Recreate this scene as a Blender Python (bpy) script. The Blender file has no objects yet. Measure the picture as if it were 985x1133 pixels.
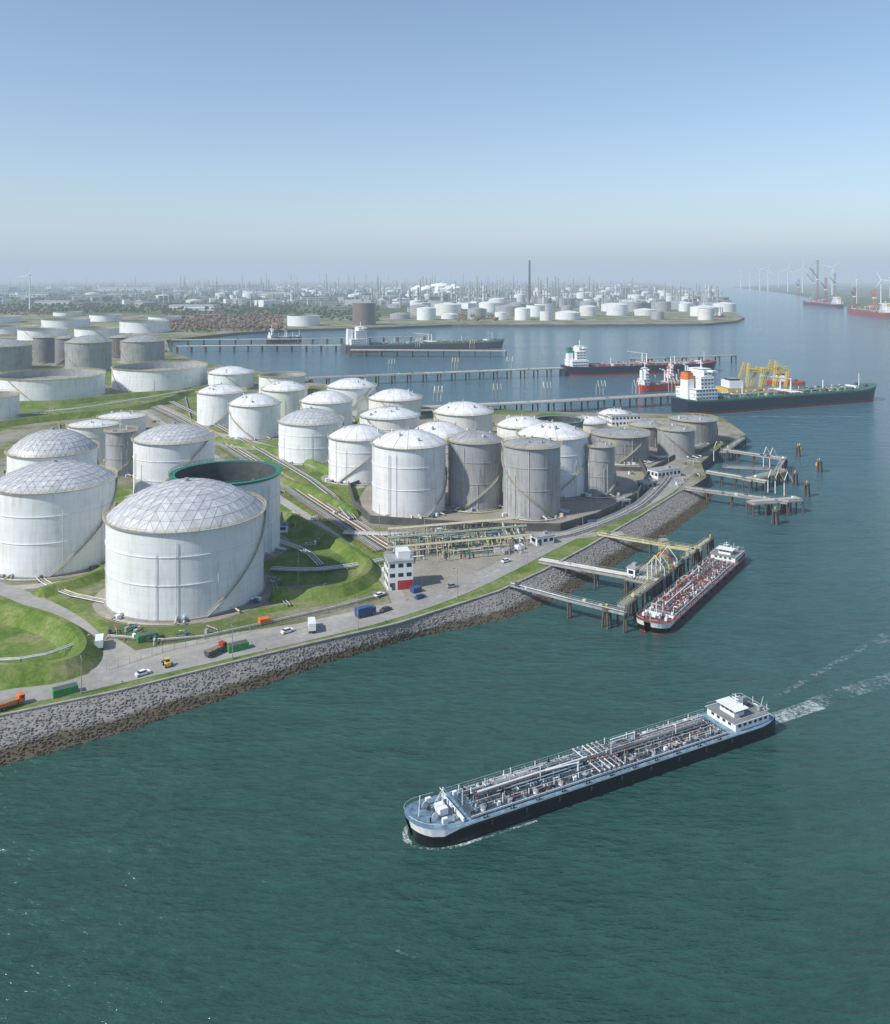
import bpy, math, random
import numpy as np
from mathutils import Vector, noise
random.seed(7); np.random.seed(7)
R_=random.uniform
H=110.0; F=950.0; HY=308.0; CX=492.5; ZL=5.0

def G(px,py,z=0.0):
    D=(H-z)*F/(py-HY)
    return Vector(((px-CX)*D/F,D,z))
def GL(px,py): return G(px,py,ZL)

# ------------------------------------------------------------------ scene
sc=bpy.context.scene
sc.view_settings.view_transform='Standard'; sc.view_settings.look='None'; sc.view_settings.exposure=0
cam=bpy.data.cameras.new('camera'); co=bpy.data.objects.new('camera',cam); sc.collection.objects.link(co)
co.location=(0,0,H); co.rotation_euler=(math.radians(90),0,0)
cam.sensor_fit='HORIZONTAL'; cam.sensor_width=36; cam.lens=36*F/985; cam.shift_y=-258.5/985
cam.clip_start=1; cam.clip_end=150000
sc.camera=co
SUN=Vector((-0.87,-0.49,0)).normalized(); EL=math.radians(42)
SV=Vector((SUN.x*math.cos(EL),SUN.y*math.cos(EL),math.sin(EL)))
w=bpy.data.worlds.new('World'); sc.world=w; w.use_nodes=True
nt=w.node_tree; nt.nodes.clear()
sky=nt.nodes.new('ShaderNodeTexSky'); sky.sky_type='NISHITA'; sky.sun_disc=False
sky.sun_elevation=EL; sky.sun_rotation=math.atan2(SUN.x,SUN.y)%(2*math.pi)
sky.air_density=1.0; sky.dust_density=0.4; sky.ozone_density=2.6; sky.altitude=100
bg=nt.nodes.new('ShaderNodeBackground'); bg.inputs[1].default_value=0.15
ow=nt.nodes.new('ShaderNodeOutputWorld'); nt.links.new(sky.outputs[0],bg.inputs[0]); nt.links.new(bg.outputs[0],ow.inputs[0])
sl=bpy.data.lights.new('sun','SUN'); sl.energy=5.0; sl.angle=math.radians(0.5); sl.color=(1,0.965,0.90)
so=bpy.data.objects.new('sun',sl); sc.collection.objects.link(so); so.rotation_euler=SV.to_track_quat('Z','Y').to_euler()

# ------------------------------------------------------------------ materials
def newmat(name):
    m=bpy.data.materials.new(name); m.use_nodes=True
    return m,m.node_tree,m.node_tree.nodes['Principled BSDF']
def N(t,ty,**k):
    n=t.nodes.new(ty)
    for a,b in k.items(): setattr(n,a,b)
    return n
def noise_node(t,vec,scale,detail=4,rough=0.55):
    n=N(t,'ShaderNodeTexNoise'); n.inputs['Scale'].default_value=scale; n.inputs['Detail'].default_value=detail; n.inputs['Roughness'].default_value=rough
    t.links.new(vec,n.inputs['Vector']); return n.outputs['Fac']
def ramp(t,fac,stops):
    r=N(t,'ShaderNodeValToRGB'); e=r.color_ramp.elements
    while len(e)<len(stops): e.new(0.5)
    for i,(p,c) in enumerate(stops):
        e[i].position=p; e[i].color=(c[0],c[1],c[2],1)
    t.links.new(fac,r.inputs[0]); return r.outputs[0]
def mix(t,fac,a,b,mode='MIX'):
    n=N(t,'ShaderNodeMix'); n.data_type='RGBA'; n.blend_type=mode
    for s,v in ((0,fac),(6,a),(7,b)):
        if isinstance(v,(int,float)): n.inputs[s].default_value=v
        elif isinstance(v,tuple): n.inputs[s].default_value=(v[0],v[1],v[2],1)
        else: t.links.new(v,n.inputs[s])
    return n.outputs[2]
def mth(t,op,a,b=0.0):
    n=N(t,'ShaderNodeMath',operation=op)
    for i,v in enumerate((a,b)):
        if isinstance(v,(int,float)): n.inputs[i].default_value=v
        else: t.links.new(v,n.inputs[i])
    return n.outputs[0]
def simple(name,col,rough=0.5,metal=0.0,var=0.25,scale=0.6):
    m,t,b=newmat(name)
    g=N(t,'ShaderNodeNewGeometry')
    f=noise_node(t,g.outputs['Position'],scale,3,0.65)
    c=ramp(t,f,[(0.3,tuple(x*(1-var) for x in col)),(0.7,tuple(min(1,x*(1+var*0.35)) for x in col))])
    t.links.new(c,b.inputs['Base Color']); b.inputs['Roughness'].default_value=rough; b.inputs['Metallic'].default_value=metal
    return m
def tankpaint(name,col,dirt=0.35,dirtcol=(0.38,0.35,0.31),seam=0.16):
    m,t,b=newmat(name)
    tc=N(t,'ShaderNodeTexCoord'); sp=N(t,'ShaderNodeSeparateXYZ'); t.links.new(tc.outputs['Object'],sp.inputs[0])
    ang=mth(t,'ARCTAN2',sp.outputs[1],sp.outputs[0]); u=mth(t,'MULTIPLY',ang,20.0)
    cb=N(t,'ShaderNodeCombineXYZ'); t.links.new(u,cb.inputs[0]); t.links.new(sp.outputs[2],cb.inputs[1])
    oi=N(t,'ShaderNodeObjectInfo'); t.links.new(mth(t,'MULTIPLY',oi.outputs['Random'],50),cb.inputs[2])
    br=N(t,'ShaderNodeTexBrick'); t.links.new(cb.outputs[0],br.inputs['Vector'])
    br.inputs['Color1'].default_value=(1,1,1,1); br.inputs['Color2'].default_value=(0.95,0.95,0.95,1); br.inputs['Mortar'].default_value=(1-seam,1-seam,1-seam,1)
    br.inputs['Scale'].default_value=1; br.inputs['Mortar Size'].default_value=0.05; br.inputs['Brick Width'].default_value=9; br.inputs['Row Height'].default_value=2.6
    mp=N(t,'ShaderNodeMapping'); mp.inputs['Scale'].default_value=(0.7,0.07,1); t.links.new(cb.outputs[0],mp.inputs[0])
    st=noise_node(t,mp.outputs[0],1.0,6,0.7)
    mp2=N(t,'ShaderNodeMapping'); mp2.inputs['Scale'].default_value=(0.08,0.1,1); t.links.new(cb.outputs[0],mp2.inputs[0])
    st2=noise_node(t,mp2.outputs[0],1.0,3,0.6)
    k=ramp(t,mth(t,'MULTIPLY',st,mth(t,'ADD',st2,0.5)),[(0.46,(0,0,0)),(0.76,(1,1,1))])
    c=mix(t,mth(t,'MULTIPLY',k,dirt),col,dirtcol)
    tone=mth(t,'ADD',mth(t,'MULTIPLY',oi.outputs['Random'],0.11),0.89)
    cc=N(t,'ShaderNodeCombineXYZ')
    for i in range(3): t.links.new(tone,cc.inputs[i])
    c=mix(t,1.0,c,cc.outputs[0],'MULTIPLY')
    c=mix(t,1.0,c,br.outputs[0],'MULTIPLY')
    t.links.new(c,b.inputs['Base Color']); b.inputs['Roughness'].default_value=0.45
    return m
M_white=tankpaint('tank_white_paint',(0.85,0.865,0.87),0.42)
M_cream=tankpaint('tank_cream_paint',(0.79,0.79,0.73),0.55)
M_grey=tankpaint('tank_grey_paint',(0.27,0.27,0.27),0.7,(0.10,0.09,0.08))
M_lgrey=tankpaint('tank_light_grey',(0.39,0.40,0.405),0.8,(0.17,0.15,0.13))
M_brown=tankpaint('tank_brown_paint',(0.2,0.16,0.14),0.5,(0.1,0.08,0.07))
DOME=[simple('dome_panel_a',(0.60,0.61,0.62),0.42,0.1,0.2,0.3),simple('dome_panel_b',(0.53,0.54,0.56),0.42,0.1,0.2,0.3),simple('dome_panel_c',(0.66,0.67,0.67),0.42,0.1,0.2,0.3),simple('dome_panel_d',(0.57,0.57,0.56),0.5,0.1,0.2,0.3)]
M_roofw=simple('roof_white',(0.78,0.79,0.79),0.5,0,0.25,0.25)
M_roofg=simple('roof_grey',(0.34,0.35,0.35),0.6,0,0.3,0.25)
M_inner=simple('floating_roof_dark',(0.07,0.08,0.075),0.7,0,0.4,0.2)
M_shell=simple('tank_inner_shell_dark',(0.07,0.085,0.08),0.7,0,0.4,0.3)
M_innerw=simple('floating_roof_light',(0.42,0.42,0.37),0.7,0,0.35,0.2)
M_yel=simple('rail_yellow',(0.62,0.52,0.18),0.5,0,0.2)
M_green=simple('green_paint',(0.03,0.22,0.15),0.5,0,0.2)
M_dgrey=simple('dark_steel',(0.10,0.10,0.10),0.6)
M_steel=simple('galvanised_steel',(0.40,0.41,0.41),0.45,0.2,0.3)
M_pipew=simple('pipe_white',(0.68,0.69,0.68),0.45,0,0.3)
M_pipey=simple('pipe_cream',(0.60,0.55,0.36),0.5,0,0.3)
M_pipeb=simple('pipe_rust',(0.24,0.13,0.08),0.7,0,0.4)
M_conc=simple('concrete',(0.36,0.35,0.32),0.85,0,0.35,0.3)
M_concd=simple('concrete_dark',(0.11,0.11,0.105),0.85,0,0.4,0.2)
M_white2=simple('white_paint',(0.80,0.81,0.81),0.4,0,0.12)
M_black=simple('hull_black',(0.012,0.014,0.018),0.35,0,0.3)
M_navy=simple('hull_navy',(0.02,0.03,0.055),0.4,0,0.3)
M_red=simple('paint_red',(0.42,0.045,0.03),0.5,0,0.3)
M_redd=simple('deck_red_brown',(0.26,0.07,0.05),0.6,0,0.3)
M_orange=simple('paint_orange',(0.72,0.18,0.03),0.5,0,0.2)
M_bdeck=simple('deck_blue',(0.19,0.31,0.40),0.5,0,0.5,0.7)
M_btrunk=simple('trunk_blue_grey',(0.075,0.125,0.165),0.6,0,0.6,0.8)
M_gdeck=simple('deck_green',(0.05,0.16,0.11),0.6,0,0.3,0.3)
M_grdeck=simple('deck_grey',(0.22,0.23,0.23),0.6,0,0.3,0.3)
M_blue=simple('paint_blue',(0.03,0.09,0.24),0.45,0,0.2)
M_rubber=simple('rubber',(0.02,0.02,0.02),0.8)
M_yellow=simple('paint_yellow',(0.72,0.48,0.04),0.5,0,0.2)
M_wood=simple('jetty_pile_brown',(0.12,0.10,0.085),0.8,0,0.4)
M_brick=simple('brick_red',(0.28,0.10,0.07),0.8,0,0.3)
M_steam=simple('steam_white',(0.88,0.88,0.88),1.0,0,0.05)
m,t,b=newmat('window_glass'); b.inputs['Base Color'].default_value=(0.02,0.03,0.04,1); b.inputs['Roughness'].default_value=0.08; M_glass=m

def groundmat(name,cols,sc1=0.03,sc2=0.6,rough=0.95,bump=0.3,lo=0.6,hi=1.3):
    m,t,b=newmat(name); g=N(t,'ShaderNodeNewGeometry'); P=g.outputs['Position']
    f1=noise_node(t,P,sc1,6,0.68); f2=noise_node(t,P,sc2,5,0.7)
    c=ramp(t,f1,cols); c=mix(t,1.0,c,ramp(t,f2,[(0.25,(lo,lo,lo)),(0.75,(hi,hi,hi*.96))]),'MULTIPLY')
    t.links.new(c,b.inputs['Base Color']); b.inputs['Roughness'].default_value=rough
    b.inputs['Specular IOR Level'].default_value=0.15
    bp=N(t,'ShaderNodeBump'); bp.inputs['Strength'].default_value=bump; bp.inputs['Distance'].default_value=0.4; t.links.new(f2,bp.inputs['Height']); t.links.new(bp.outputs[0],b.inputs['Normal'])
    return m
M_grass=groundmat('grass',[(0.36,(0.085,0.15,0.025)),(0.48,(0.14,0.20,0.045)),(0.57,(0.19,0.23,0.075)),(0.66,(0.26,0.23,0.14))],0.09,0.9)
M_land=groundmat('industrial_ground',[(0.38,(0.10,0.15,0.04)),(0.46,(0.16,0.18,0.075)),(0.53,(0.26,0.24,0.18)),(0.66,(0.32,0.30,0.25))],0.018,0.5)
M_gravel=groundmat('gravel_pad',[(0.35,(0.26,0.24,0.20)),(0.65,(0.36,0.33,0.28))],0.08,1.2)
M_asph=groundmat('asphalt_road',[(0.35,(0.29,0.28,0.265)),(0.65,(0.38,0.37,0.345))],0.05,0.5,0.9,0.1,.75,1.15)
M_paving=groundmat('concrete_paving',[(0.35,(0.33,0.31,0.28)),(0.65,(0.43,0.41,0.37))],0.05,0.5,0.9,0.1,.75,1.15)
M_dirt=groundmat('dry_ground',[(0.35,(0.22,0.19,0.14)),(0.65,(0.31,0.27,0.21))],0.05,1.0)
M_far=groundmat('far_fields',[(0.35,(0.045,0.08,0.035)),(0.5,(0.09,0.13,0.05)),(0.58,(0.19,0.18,0.12)),(0.68,(0.28,0.27,0.22))],0.004,0.03)
M_leafg=groundmat('foliage_green',[(0.35,(0.035,0.065,0.022)),(0.65,(0.09,0.13,0.045))],0.02,0.3)
M_leafr=groundmat('foliage_russet',[(0.35,(0.14,0.09,0.06)),(0.65,(0.27,0.18,0.12))],0.02,0.3)
M_line=simple('road_line_paint',(0.7,0.7,0.66),0.8,0,0.4,2)
m,t,b=newmat('riprap_stone'); g=N(t,'ShaderNodeNewGeometry'); sp=N(t,'ShaderNodeSeparateXYZ'); t.links.new(g.outputs['Position'],sp.inputs[0])
f=noise_node(t,g.outputs['Position'],1.3,4,0.75); f2=noise_node(t,g.outputs['Position'],0.12,3,0.6)
hz=mth(t,'ADD',sp.outputs[2],mth(t,'MULTIPLY',f2,1.6))
dry=ramp(t,f,[(0.3,(0.14,0.135,0.125)),(0.7,(0.35,0.34,0.315))]); wet=ramp(t,f,[(0.3,(0.045,0.04,0.024)),(0.7,(0.14,0.11,0.07))])
c=mix(t,ramp(t,mth(t,'MULTIPLY',hz,0.2),[(0.46,(0,0,0)),(0.60,(1,1,1))]),wet,dry)
t.links.new(c,b.inputs['Base Color']); b.inputs['Roughness'].default_value=0.85; M_rip=m
# water : green base turning blue with distance, sky reflection painted into the colour
m,t,b=newmat('harbour_water'); g=N(t,'ShaderNodeNewGeometry'); P=g.outputs['Position']
mp=N(t,'ShaderNodeMapping'); mp.inputs['Rotation'].default_value=(0,0,math.radians(-35)); mp.inputs['Scale'].default_value=(0.32,1.0,1); t.links.new(P,mp.inputs[0])
n1=noise_node(t,mp.outputs[0],0.62,4,0.65); n2=noise_node(t,mp.outputs[0],0.13,3,0.5)
mpb=N(t,'ShaderNodeMapping'); mpb.inputs['Rotation'].default_value=(0,0,math.radians(20)); mpb.inputs['Scale'].default_value=(0.3,1.0,1); t.links.new(P,mpb.inputs[0])
n3=noise_node(t,mpb.outputs[0],0.012,5,0.65)
hh=mth(t,'ADD',mth(t,'MULTIPLY',n1,0.9),mth(t,'MULTIPLY',n2,1.8))
bp=N(t,'ShaderNodeBump'); bp.inputs['Strength'].default_value=1.0; bp.inputs['Distance'].default_value=1.1; t.links.new(hh,bp.inputs['Height']); t.links.new(bp.outputs[0],b.inputs['Normal'])
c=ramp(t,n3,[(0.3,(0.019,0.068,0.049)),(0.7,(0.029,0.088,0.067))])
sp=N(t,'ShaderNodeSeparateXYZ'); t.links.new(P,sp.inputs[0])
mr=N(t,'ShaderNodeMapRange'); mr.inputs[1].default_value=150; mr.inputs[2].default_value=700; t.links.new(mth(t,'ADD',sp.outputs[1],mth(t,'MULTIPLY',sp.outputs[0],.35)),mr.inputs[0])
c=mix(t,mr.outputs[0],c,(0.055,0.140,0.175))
c=mix(t,1.0,c,ramp(t,mth(t,'ADD',mth(t,'MULTIPLY',n1,.7),mth(t,'MULTIPLY',n2,.3)),[(0.34,(0.78,0.78,0.78)),(0.66,(1.25,1.25,1.25))]),'MULTIPLY')  # light and dark of the ripples painted into the base colour
t.links.new(c,b.inputs['Base Color']); b.inputs['IOR'].default_value=1.33
t.links.new(mth(t,'ADD',mth(t,'MULTIPLY',n3,0.12),0.05),b.inputs['Roughness']); M_water=m
def foammat(name,sc_,lo,hi,a):
    m,t,b=newmat(name); b.inputs['Base Color'].default_value=(0.75,0.8,0.8,1); b.inputs['Roughness'].default_value=0.9
    g=N(t,'ShaderNodeNewGeometry'); f=noise_node(t,g.outputs['Position'],sc_,6,0.75); f2=noise_node(t,g.outputs['Position'],0.12,3,0.6)
    t.links.new(ramp(t,mth(t,'MULTIPLY',f,mth(t,'ADD',f2,0.5)),[(lo,(0,0,0)),(hi,(a,a,a))]),b.inputs['Alpha']); return m
M_foam=foammat('wake_foam',0.8,0.50,0.78,0.5)
M_foam1=foammat('wake_foam_dense',0.9,0.40,0.68,0.7)
M_foam2=foammat('bow_foam',1.4,0.46,0.66,0.8)

# ------------------------------------------------------------------ mesh builder
class MB:
    def __init__(s): s.v=[]; s.f=[]; s.m=[]; s.s=[]; s.mats=[]
    def mi(s,mat):
        if mat not in s.mats: s.mats.append(mat)
        return s.mats.index(mat)
    def add(s,vs,fs,mat,smooth=False):
        o=len(s.v); s.v.extend([tuple(v) for v in vs])
        ml=mat if isinstance(mat,list) else None
        if not ml: k=s.mi(mat)
        for i,f in enumerate(fs):
            s.f.append(tuple(j+o for j in f)); s.m.append(s.mi(ml[i]) if ml else k); s.s.append(smooth)
    def box(s,c,d,mat,rz=0.0,top=1.0):
        hx,hy,hz=d[0]/2,d[1]/2,d[2]/2; ca,sa=math.cos(rz),math.sin(rz); vs=[]
        for z,k in ((-hz,1),(hz,top)):
            for x,y in ((-hx*k,-hy*k),(hx*k,-hy*k),(hx*k,hy*k),(-hx*k,hy*k)):
                vs.append((c[0]+x*ca-y*sa,c[1]+x*sa+y*ca,c[2]+z))
        s.add(vs,[(3,2,1,0),(4,5,6,7),(0,1,5,4),(1,2,6,5),(2,3,7,6),(3,0,4,7)],mat)
    def cyl(s,p0,p1,r,mat,n=8,r2=None,caps=True):
        p0=Vector(p0);p1=Vector(p1); d=(p1-p0)
        if d.length<1e-6: return
        d.normalize(); a=Vector((0,0,1)) if abs(d.z)<0.9 else Vector((1,0,0)); u=d.cross(a).normalized(); v=d.cross(u)
        r2=r if r2 is None else r2; vs=[]
        for p,rr in ((p0,r),(p1,r2)):
            for i in range(n):
                t=2*math.pi*i/n; vs.append(p+u*math.cos(t)*rr+v*math.sin(t)*rr)
        s.add(vs,[(i,(i+1)%n,n+(i+1)%n,n+i) for i in range(n)],mat,True)
        if caps: s.add(vs[n:],[tuple(range(n))],mat); s.add(vs[:n],[tuple(reversed(range(n)))],mat)
    def tube(s,pts,r,mat,n=6,closed=False):
        q=list(pts)+([pts[0]] if closed else [])
        for a,b in zip(q[:-1],q[1:]): s.cyl(a,b,r,mat,n,None,False)
    def prism(s,pts,z0,z1,mat,matside=None):
        n=len(pts); vs=[(p[0],p[1],z0) for p in pts]+[(p[0],p[1],z1) for p in pts]
        s.add(vs,[tuple(range(n,2*n))],mat); s.add(vs,[(i,(i+1)%n,n+(i+1)%n,n+i) for i in range(n)],matside or mat)
    def revolve(s,prof,n,mat,smooth=True,cx=0,cy=0):
        vs=[]
        for r,z in prof:
            for i in range(n):
                t=2*math.pi*i/n; vs.append((cx+r*math.cos(t),cy+r*math.sin(t),z))
        fs=[]
        for k in range(len(prof)-1):
            for i in range(n): fs.append((k*n+i,k*n+(i+1)%n,(k+1)*n+(i+1)%n,(k+1)*n+i))
        s.add(vs,fs,mat,smooth)
    def obj(s,name,loc=(0,0,0),rz=0.0):
        me=bpy.data.meshes.new(name); me.from_pydata(s.v,[],s.f)
        for mt in s.mats: me.materials.append(mt)
        me.polygons.foreach_set('material_index',s.m); me.polygons.foreach_set('use_smooth',s.s); me.update()
        o=bpy.data.objects.new(name,me); o.location=loc; o.rotation_euler=(0,0,rz); sc.collection.objects.link(o); return o

# ------------------------------------------------------------------ water, land
mb=MB(); S=60000
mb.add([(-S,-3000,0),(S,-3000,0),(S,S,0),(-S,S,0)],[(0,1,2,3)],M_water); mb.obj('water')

crest=[(0,792),(130,765),(250,735),(340,713),(440,690),(550,655),(600,632),(650,605),(710,570),(750,545),(768,537)]
toe  =[(0,848),(130,812),(250,773),(360,735),(450,708),(560,685),(620,663),(690,620),(745,588),(782,560),(790,545)]
C=[GL(*p) for p in crest]; T=[G(*p) for p in toe]
d=(C[1]-C[0]).normalized(); C.insert(0,C[0]-d*260); T.insert(0,T[0]-(T[1]-T[0]).normalized()*260)
rest=[(782,528),(776,512),(800,492),(826,481),(800,462),(740,458),(620,456),(470,448),(380,429),(300,413),(225,401),(188,389),(184,376),(260,368),(330,364),(420,362),(500,359),(650,359),(780,358),(815,355),(824,351),(806,341),(800,331),(770,323),(745,317),(725,312.5)]
pts=[c.copy() for c in C]+[GL(*p) for p in rest]
pts+= [Vector((5500,45000,ZL)),Vector((-45000,45000,ZL)),Vector((-45000,-300,ZL)),Vector((-900,-300,ZL))]
mb=MB(); mb.prism(pts,-1,ZL,M_land,M_concd); mb.obj('ground')
def patch(name,pp,mat,z,world=False):
    q=[(p if world else GL(*p)) for p in pp]; mb=MB(); mb.add([(p[0],p[1],z) for p in q],[tuple(range(len(q)))],mat); return mb.obj(name)
patch('fields',[(-1500,346),(180,348),(300,352),(420,350),(520,346),(720,330),(735,318),(722,312.7),(-1500,311.2)],M_far,ZL+0.05)
fs=[(812,318),(850,322),(880,326),(925,336),(960,344),(1000,350),(1300,370),(1500,330),(1300,313),(900,313)]
mb=MB(); mb.prism([G(*p) for p in fs][::-1],-1,4,M_far,M_concd); mb.obj('far_shore_ground')

def lerp(a,b,t): return a+(b-a)*t
def resamp(A,B,step):
    out=[]
    for i in range(len(A)-1):
        n=max(1,int((A[i+1]-A[i]).length/step))
        for k in range(n): out.append((lerp(A[i],A[i+1],k/n),lerp(B[i],B[i+1],k/n)))
    out.append((A[-1],B[-1])); return out
prs=resamp(C,T,4); mb=MB(); vs=[];nn=7
for a,b_ in prs:
    for k in range(nn):
        p=lerp(a,b_,k/(nn-1)*1.15); vs.append((p.x,p.y,p.z-0.06))
mb.add(vs,[(i*nn+k,i*nn+k+1,(i+1)*nn+k+1,(i+1)*nn+k) for i in range(len(prs)-1) for k in range(nn-1)],M_rip); mb.obj('embankment')
cv=np.array([(-1,-1,-1),(1,-1,-1),(1,1,-1),(-1,1,-1),(-1,-1,1),(1,-1,1),(1,1,1),(-1,1,1)],float)*0.62
cf=[(3,2,1,0),(4,5,6,7),(0,1,5,4),(1,2,6,5),(2,3,7,6),(3,0,4,7)]
mb=MB(); seg=[(C[i],C[i+1],T[i],T[i+1]) for i in range(len(C)-1)]
for (a0,a1,b0,b1) in seg:
    L=(a1-a0).length; wd=(b0-a0).length; n=int(min(L,200)*wd*2.0)
    for _ in range(n):
        u=random.random()
        if L>210: u=1-u*200/L
        v=random.random()*1.06+R_(-.02,.05)
        p=lerp(lerp(a0,a1,u),lerp(b0,b1,u),v); s_=R_(0.22,0.52)*(0.7 if v<0.25 else 1)
        q=cv*s_*np.random.uniform(0.6,1.1,(8,3)); an=R_(0,6.28); ca,sa=math.cos(an),math.sin(an)
        mb.add([(p.x+x*ca-y*sa,p.y+x*sa+y*ca+0*z,p.z+z*0.7+0.06) for x,y,z in q],cf,M_rip)
mb.obj('riprap_rocks')

def strip_pts(P,wd):
    Lp=[];Rp=[]
    for i,p in enumerate(P):
        a=P[max(0,i-1)]; b=P[min(len(P)-1,i+1)]; d=(b-a); d.z=0; d.normalize(); n=Vector((-d.y,d.x,0))
        Lp.append(p+n*wd/2); Rp.append(p-n*wd/2)
    return Lp,Rp
def smooth(P,it=2):
    for _ in range(it):
        Q=[P[0]]
        for a,b in zip(P[:-1],P[1:]): Q+= [lerp(a,b,0.25),lerp(a,b,0.75)]
        Q.append(P[-1]); P=Q
    return P
def strip(name,P,wd,z,mat,sm=2):
    P=smooth(P,sm) if sm else P
    a,b=strip_pts(P,wd); n=len(P); mb=MB()
    mb.add([(p.x,p.y,z) for p in a]+[(p.x,p.y,z) for p in b],[(i,n+i,n+i+1,i+1) for i in range(n-1)],mat); return mb.obj(name)
def berm(name,P,wb,wt,h,mat=M_grass):
    P=smooth(P,2); mb=MB(); n=len(P)
    a,b=strip_pts(P,wb); c,d=strip_pts(P,wt); vs=[]
    for i in range(n):
        k=0.1 if i in(0,n-1) else 1
        vs+= [(a[i].x,a[i].y,ZL-0.1),(c[i].x,c[i].y,ZL+h*k),(d[i].x,d[i].y,ZL+h*k),(b[i].x,b[i].y,ZL-0.1)]
    mb.add(vs,[(i*4+k,i*4+k+1,i*4+4+k+1,i*4+4+k) for i in range(n-1) for k in range(3)],mat); mb.obj(name)

strip('grass_verge',[c+Vector((-0.5,0.87,0))*5.5 for c in C[:-1]],9,ZL+0.02,M_grass,1)
patch('grass',[(-60,650),(60,655),(120,690),(112,742),(30,758),(-60,775)],M_grass,ZL+0.024)
patch('grass',[(30,640),(150,600),(175,560),(118,530),(60,560)],M_grass,ZL+0.016)
patch('grass',[(285,680),(300,560),(330,552),(430,612),(425,650),(372,668)],M_grass,ZL+0.026)
patch('grass',[(180,450),(240,470),(320,505),(400,540),(395,575),(300,535),(200,470)],M_grass,ZL+0.022)
patch('grass',[(-60,500),(20,470),(120,452),(215,440),(215,428),(120,438),(-60,450)],M_grass,ZL+0.014)
patch('grass',[(200,470),(215,430),(330,440),(460,470),(440,520),(300,520)],M_grass,ZL+0.018)
patch('grass',[(-200,418),(180,400),(220,404),(225,415),(120,425),(-200,460)],M_grass,ZL+0.012)
patch('gravel_yard',[(392,560),(470,580),(640,580),(700,548),(700,500),(560,470),(430,500)],M_gravel,ZL+0.030)
patch('gravel_yard',[(700,545),(745,530),(765,512),(775,495),(810,480),(780,464),(640,460),(600,480)],M_gravel,ZL+0.033)
patch('dry_yard',[(285,672),(345,668),(385,650),(370,645),(300,650)],M_dirt,ZL+0.035)
patch('concrete_paving',[(120,700),(150,720),(260,700),(330,690),(430,668),(452,668),(440,684),(300,716),(130,752),(105,735)],M_paving,ZL+0.0375)
patch('gravel_yard',[(398,590),(600,588),(592,606),(550,634),(470,664),(432,662),(425,612)],M_gravel,ZL+0.0345)
road=[(-120,800),(0,773),(60,764),(130,748),(220,728),(300,710),(380,692),(440,676),(500,655),(550,632),(600,606),(650,583),(700,563),(738,541),(756,524)]
RW=[GL(*p) for p in road]
strip('road',RW,9.5,ZL+0.062,M_asph)
strip('road',[GL(*p) for p in [(118,752),(112,728),(95,700),(60,675),(0,650),(-60,632)]],7,ZL+0.058,M_asph)
strip('road',[GL(*p) for p in [(-40,655),(50,648),(110,640),(140,610)]],5,ZL+0.054,M_paving)
strip('road',[GL(*p) for p in [(-60,735),(10,740),(70,735),(100,742)]],5,ZL+0.052,M_asph)
strip('road',[GL(*p) for p in [(600,606),(640,592),(690,590)]],5,ZL+0.056,M_asph)
strip('road',[GL(*p) for p in [(155,452),(200,482),(300,545),(380,600),(430,640),(445,672)]],5,ZL+0.050,M_paving)
strip('road',[GL(*p) for p in [(740,540),(715,520),(700,500),(690,470)]],6,ZL+0.048,M_asph)
strip('road',[GL(*p) for p in [(-80,452),(60,440),(180,424),(235,410)]],7,ZL+0.049,M_paving)
strip('road',[GL(*p) for p in [(215,474),(300,492),(400,540)]],5,ZL+0.0475,M_paving)
mb=MB(); P=smooth(RW,2)
for a,b_ in zip(P[:-1],P[1:]):
    n=int((b_-a).length//6)
    d=(b_-a).normalized() if (b_-a).length>0 else Vector((1,0,0))
    for k in range(n):
        q=a+d*(k*6+1.5); mb.add([(q+d*x+Vector((-d.y,d.x,0))*y+Vector((0,0,0.067)))[:] for x,y in ((0,-.08),(3,-.08),(3,.08),(0,.08))],[(0,1,2,3)],M_line)
mb.obj('road_markings')
def wall(name,P,th,h,mat,z=ZL,sm=0):
    if sm: P=smooth(P,sm)
    a,b=strip_pts(P,th); mb=MB(); n=len(P); vs=[]
    for i in range(n): vs+= [(a[i].x,a[i].y,z-0.1),(a[i].x,a[i].y,z+h),(b[i].x,b[i].y,z+h),(b[i].x,b[i].y,z-0.1)]
    fs=[(i*4+k,i*4+k+1,i*4+4+k+1,i*4+4+k) for i in range(n-1) for k in range(3)]+[(3,2,1,0),(n*4-4,n*4-3,n*4-2,n*4-1)]
    mb.add(vs,fs,mat); return mb.obj(name)
wall('sea_wall',C,0.8,0.3,M_conc)
wall('road_kerb',strip_pts(smooth(RW,2),9.8)[1],0.25,0.15,M_conc)
wall('containment_wall',[GL(*p) for p in [(386,540),(392,562),(410,579),(480,584),(560,588),(620,588),(660,576),(706,552),(716,530),(700,500)]],0.5,3.4,M_concd)
wall('containment_wall',[GL(*p) for p in [(386,540),(440,520),(560,500),(640,490)]],0.5,2.2,M_concd)
wall('containment_wall',[GL(*p) for p in [(655,520),(720,522),(745,508),(770,505),(795,490)]],0.5,2.4,M_concd)
for q in [[(212,488),(250,495),(300,500),(350,520)],[(300,445),(345,482),(400,500)],[(205,440),(215,480)],[(340,440),(400,470),(470,510)],[(65,470),(75,520),(120,535),(190,500),(215,480)],[(120,545),(118,600)]]:
    wall('low_bund_wall',[GL(*p) for p in q],0.4,1.3,M_conc,ZL,1)
berm('grass_embankment',[GL(*p) for p in [(-60,672),(20,682),(75,700),(96,725),(80,745),(20,752),(-60,757)]],11,2,3.8)
berm('grass_embankment',[GL(*p) for p in [(298,662),(372,660),(412,640),(405,622),(350,590),(310,568),(298,590)]],9,2,3.0)
berm('grass_embankment',[GL(*p) for p in [(296,528),(350,548),(395,572)]],9,2,3)
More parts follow.
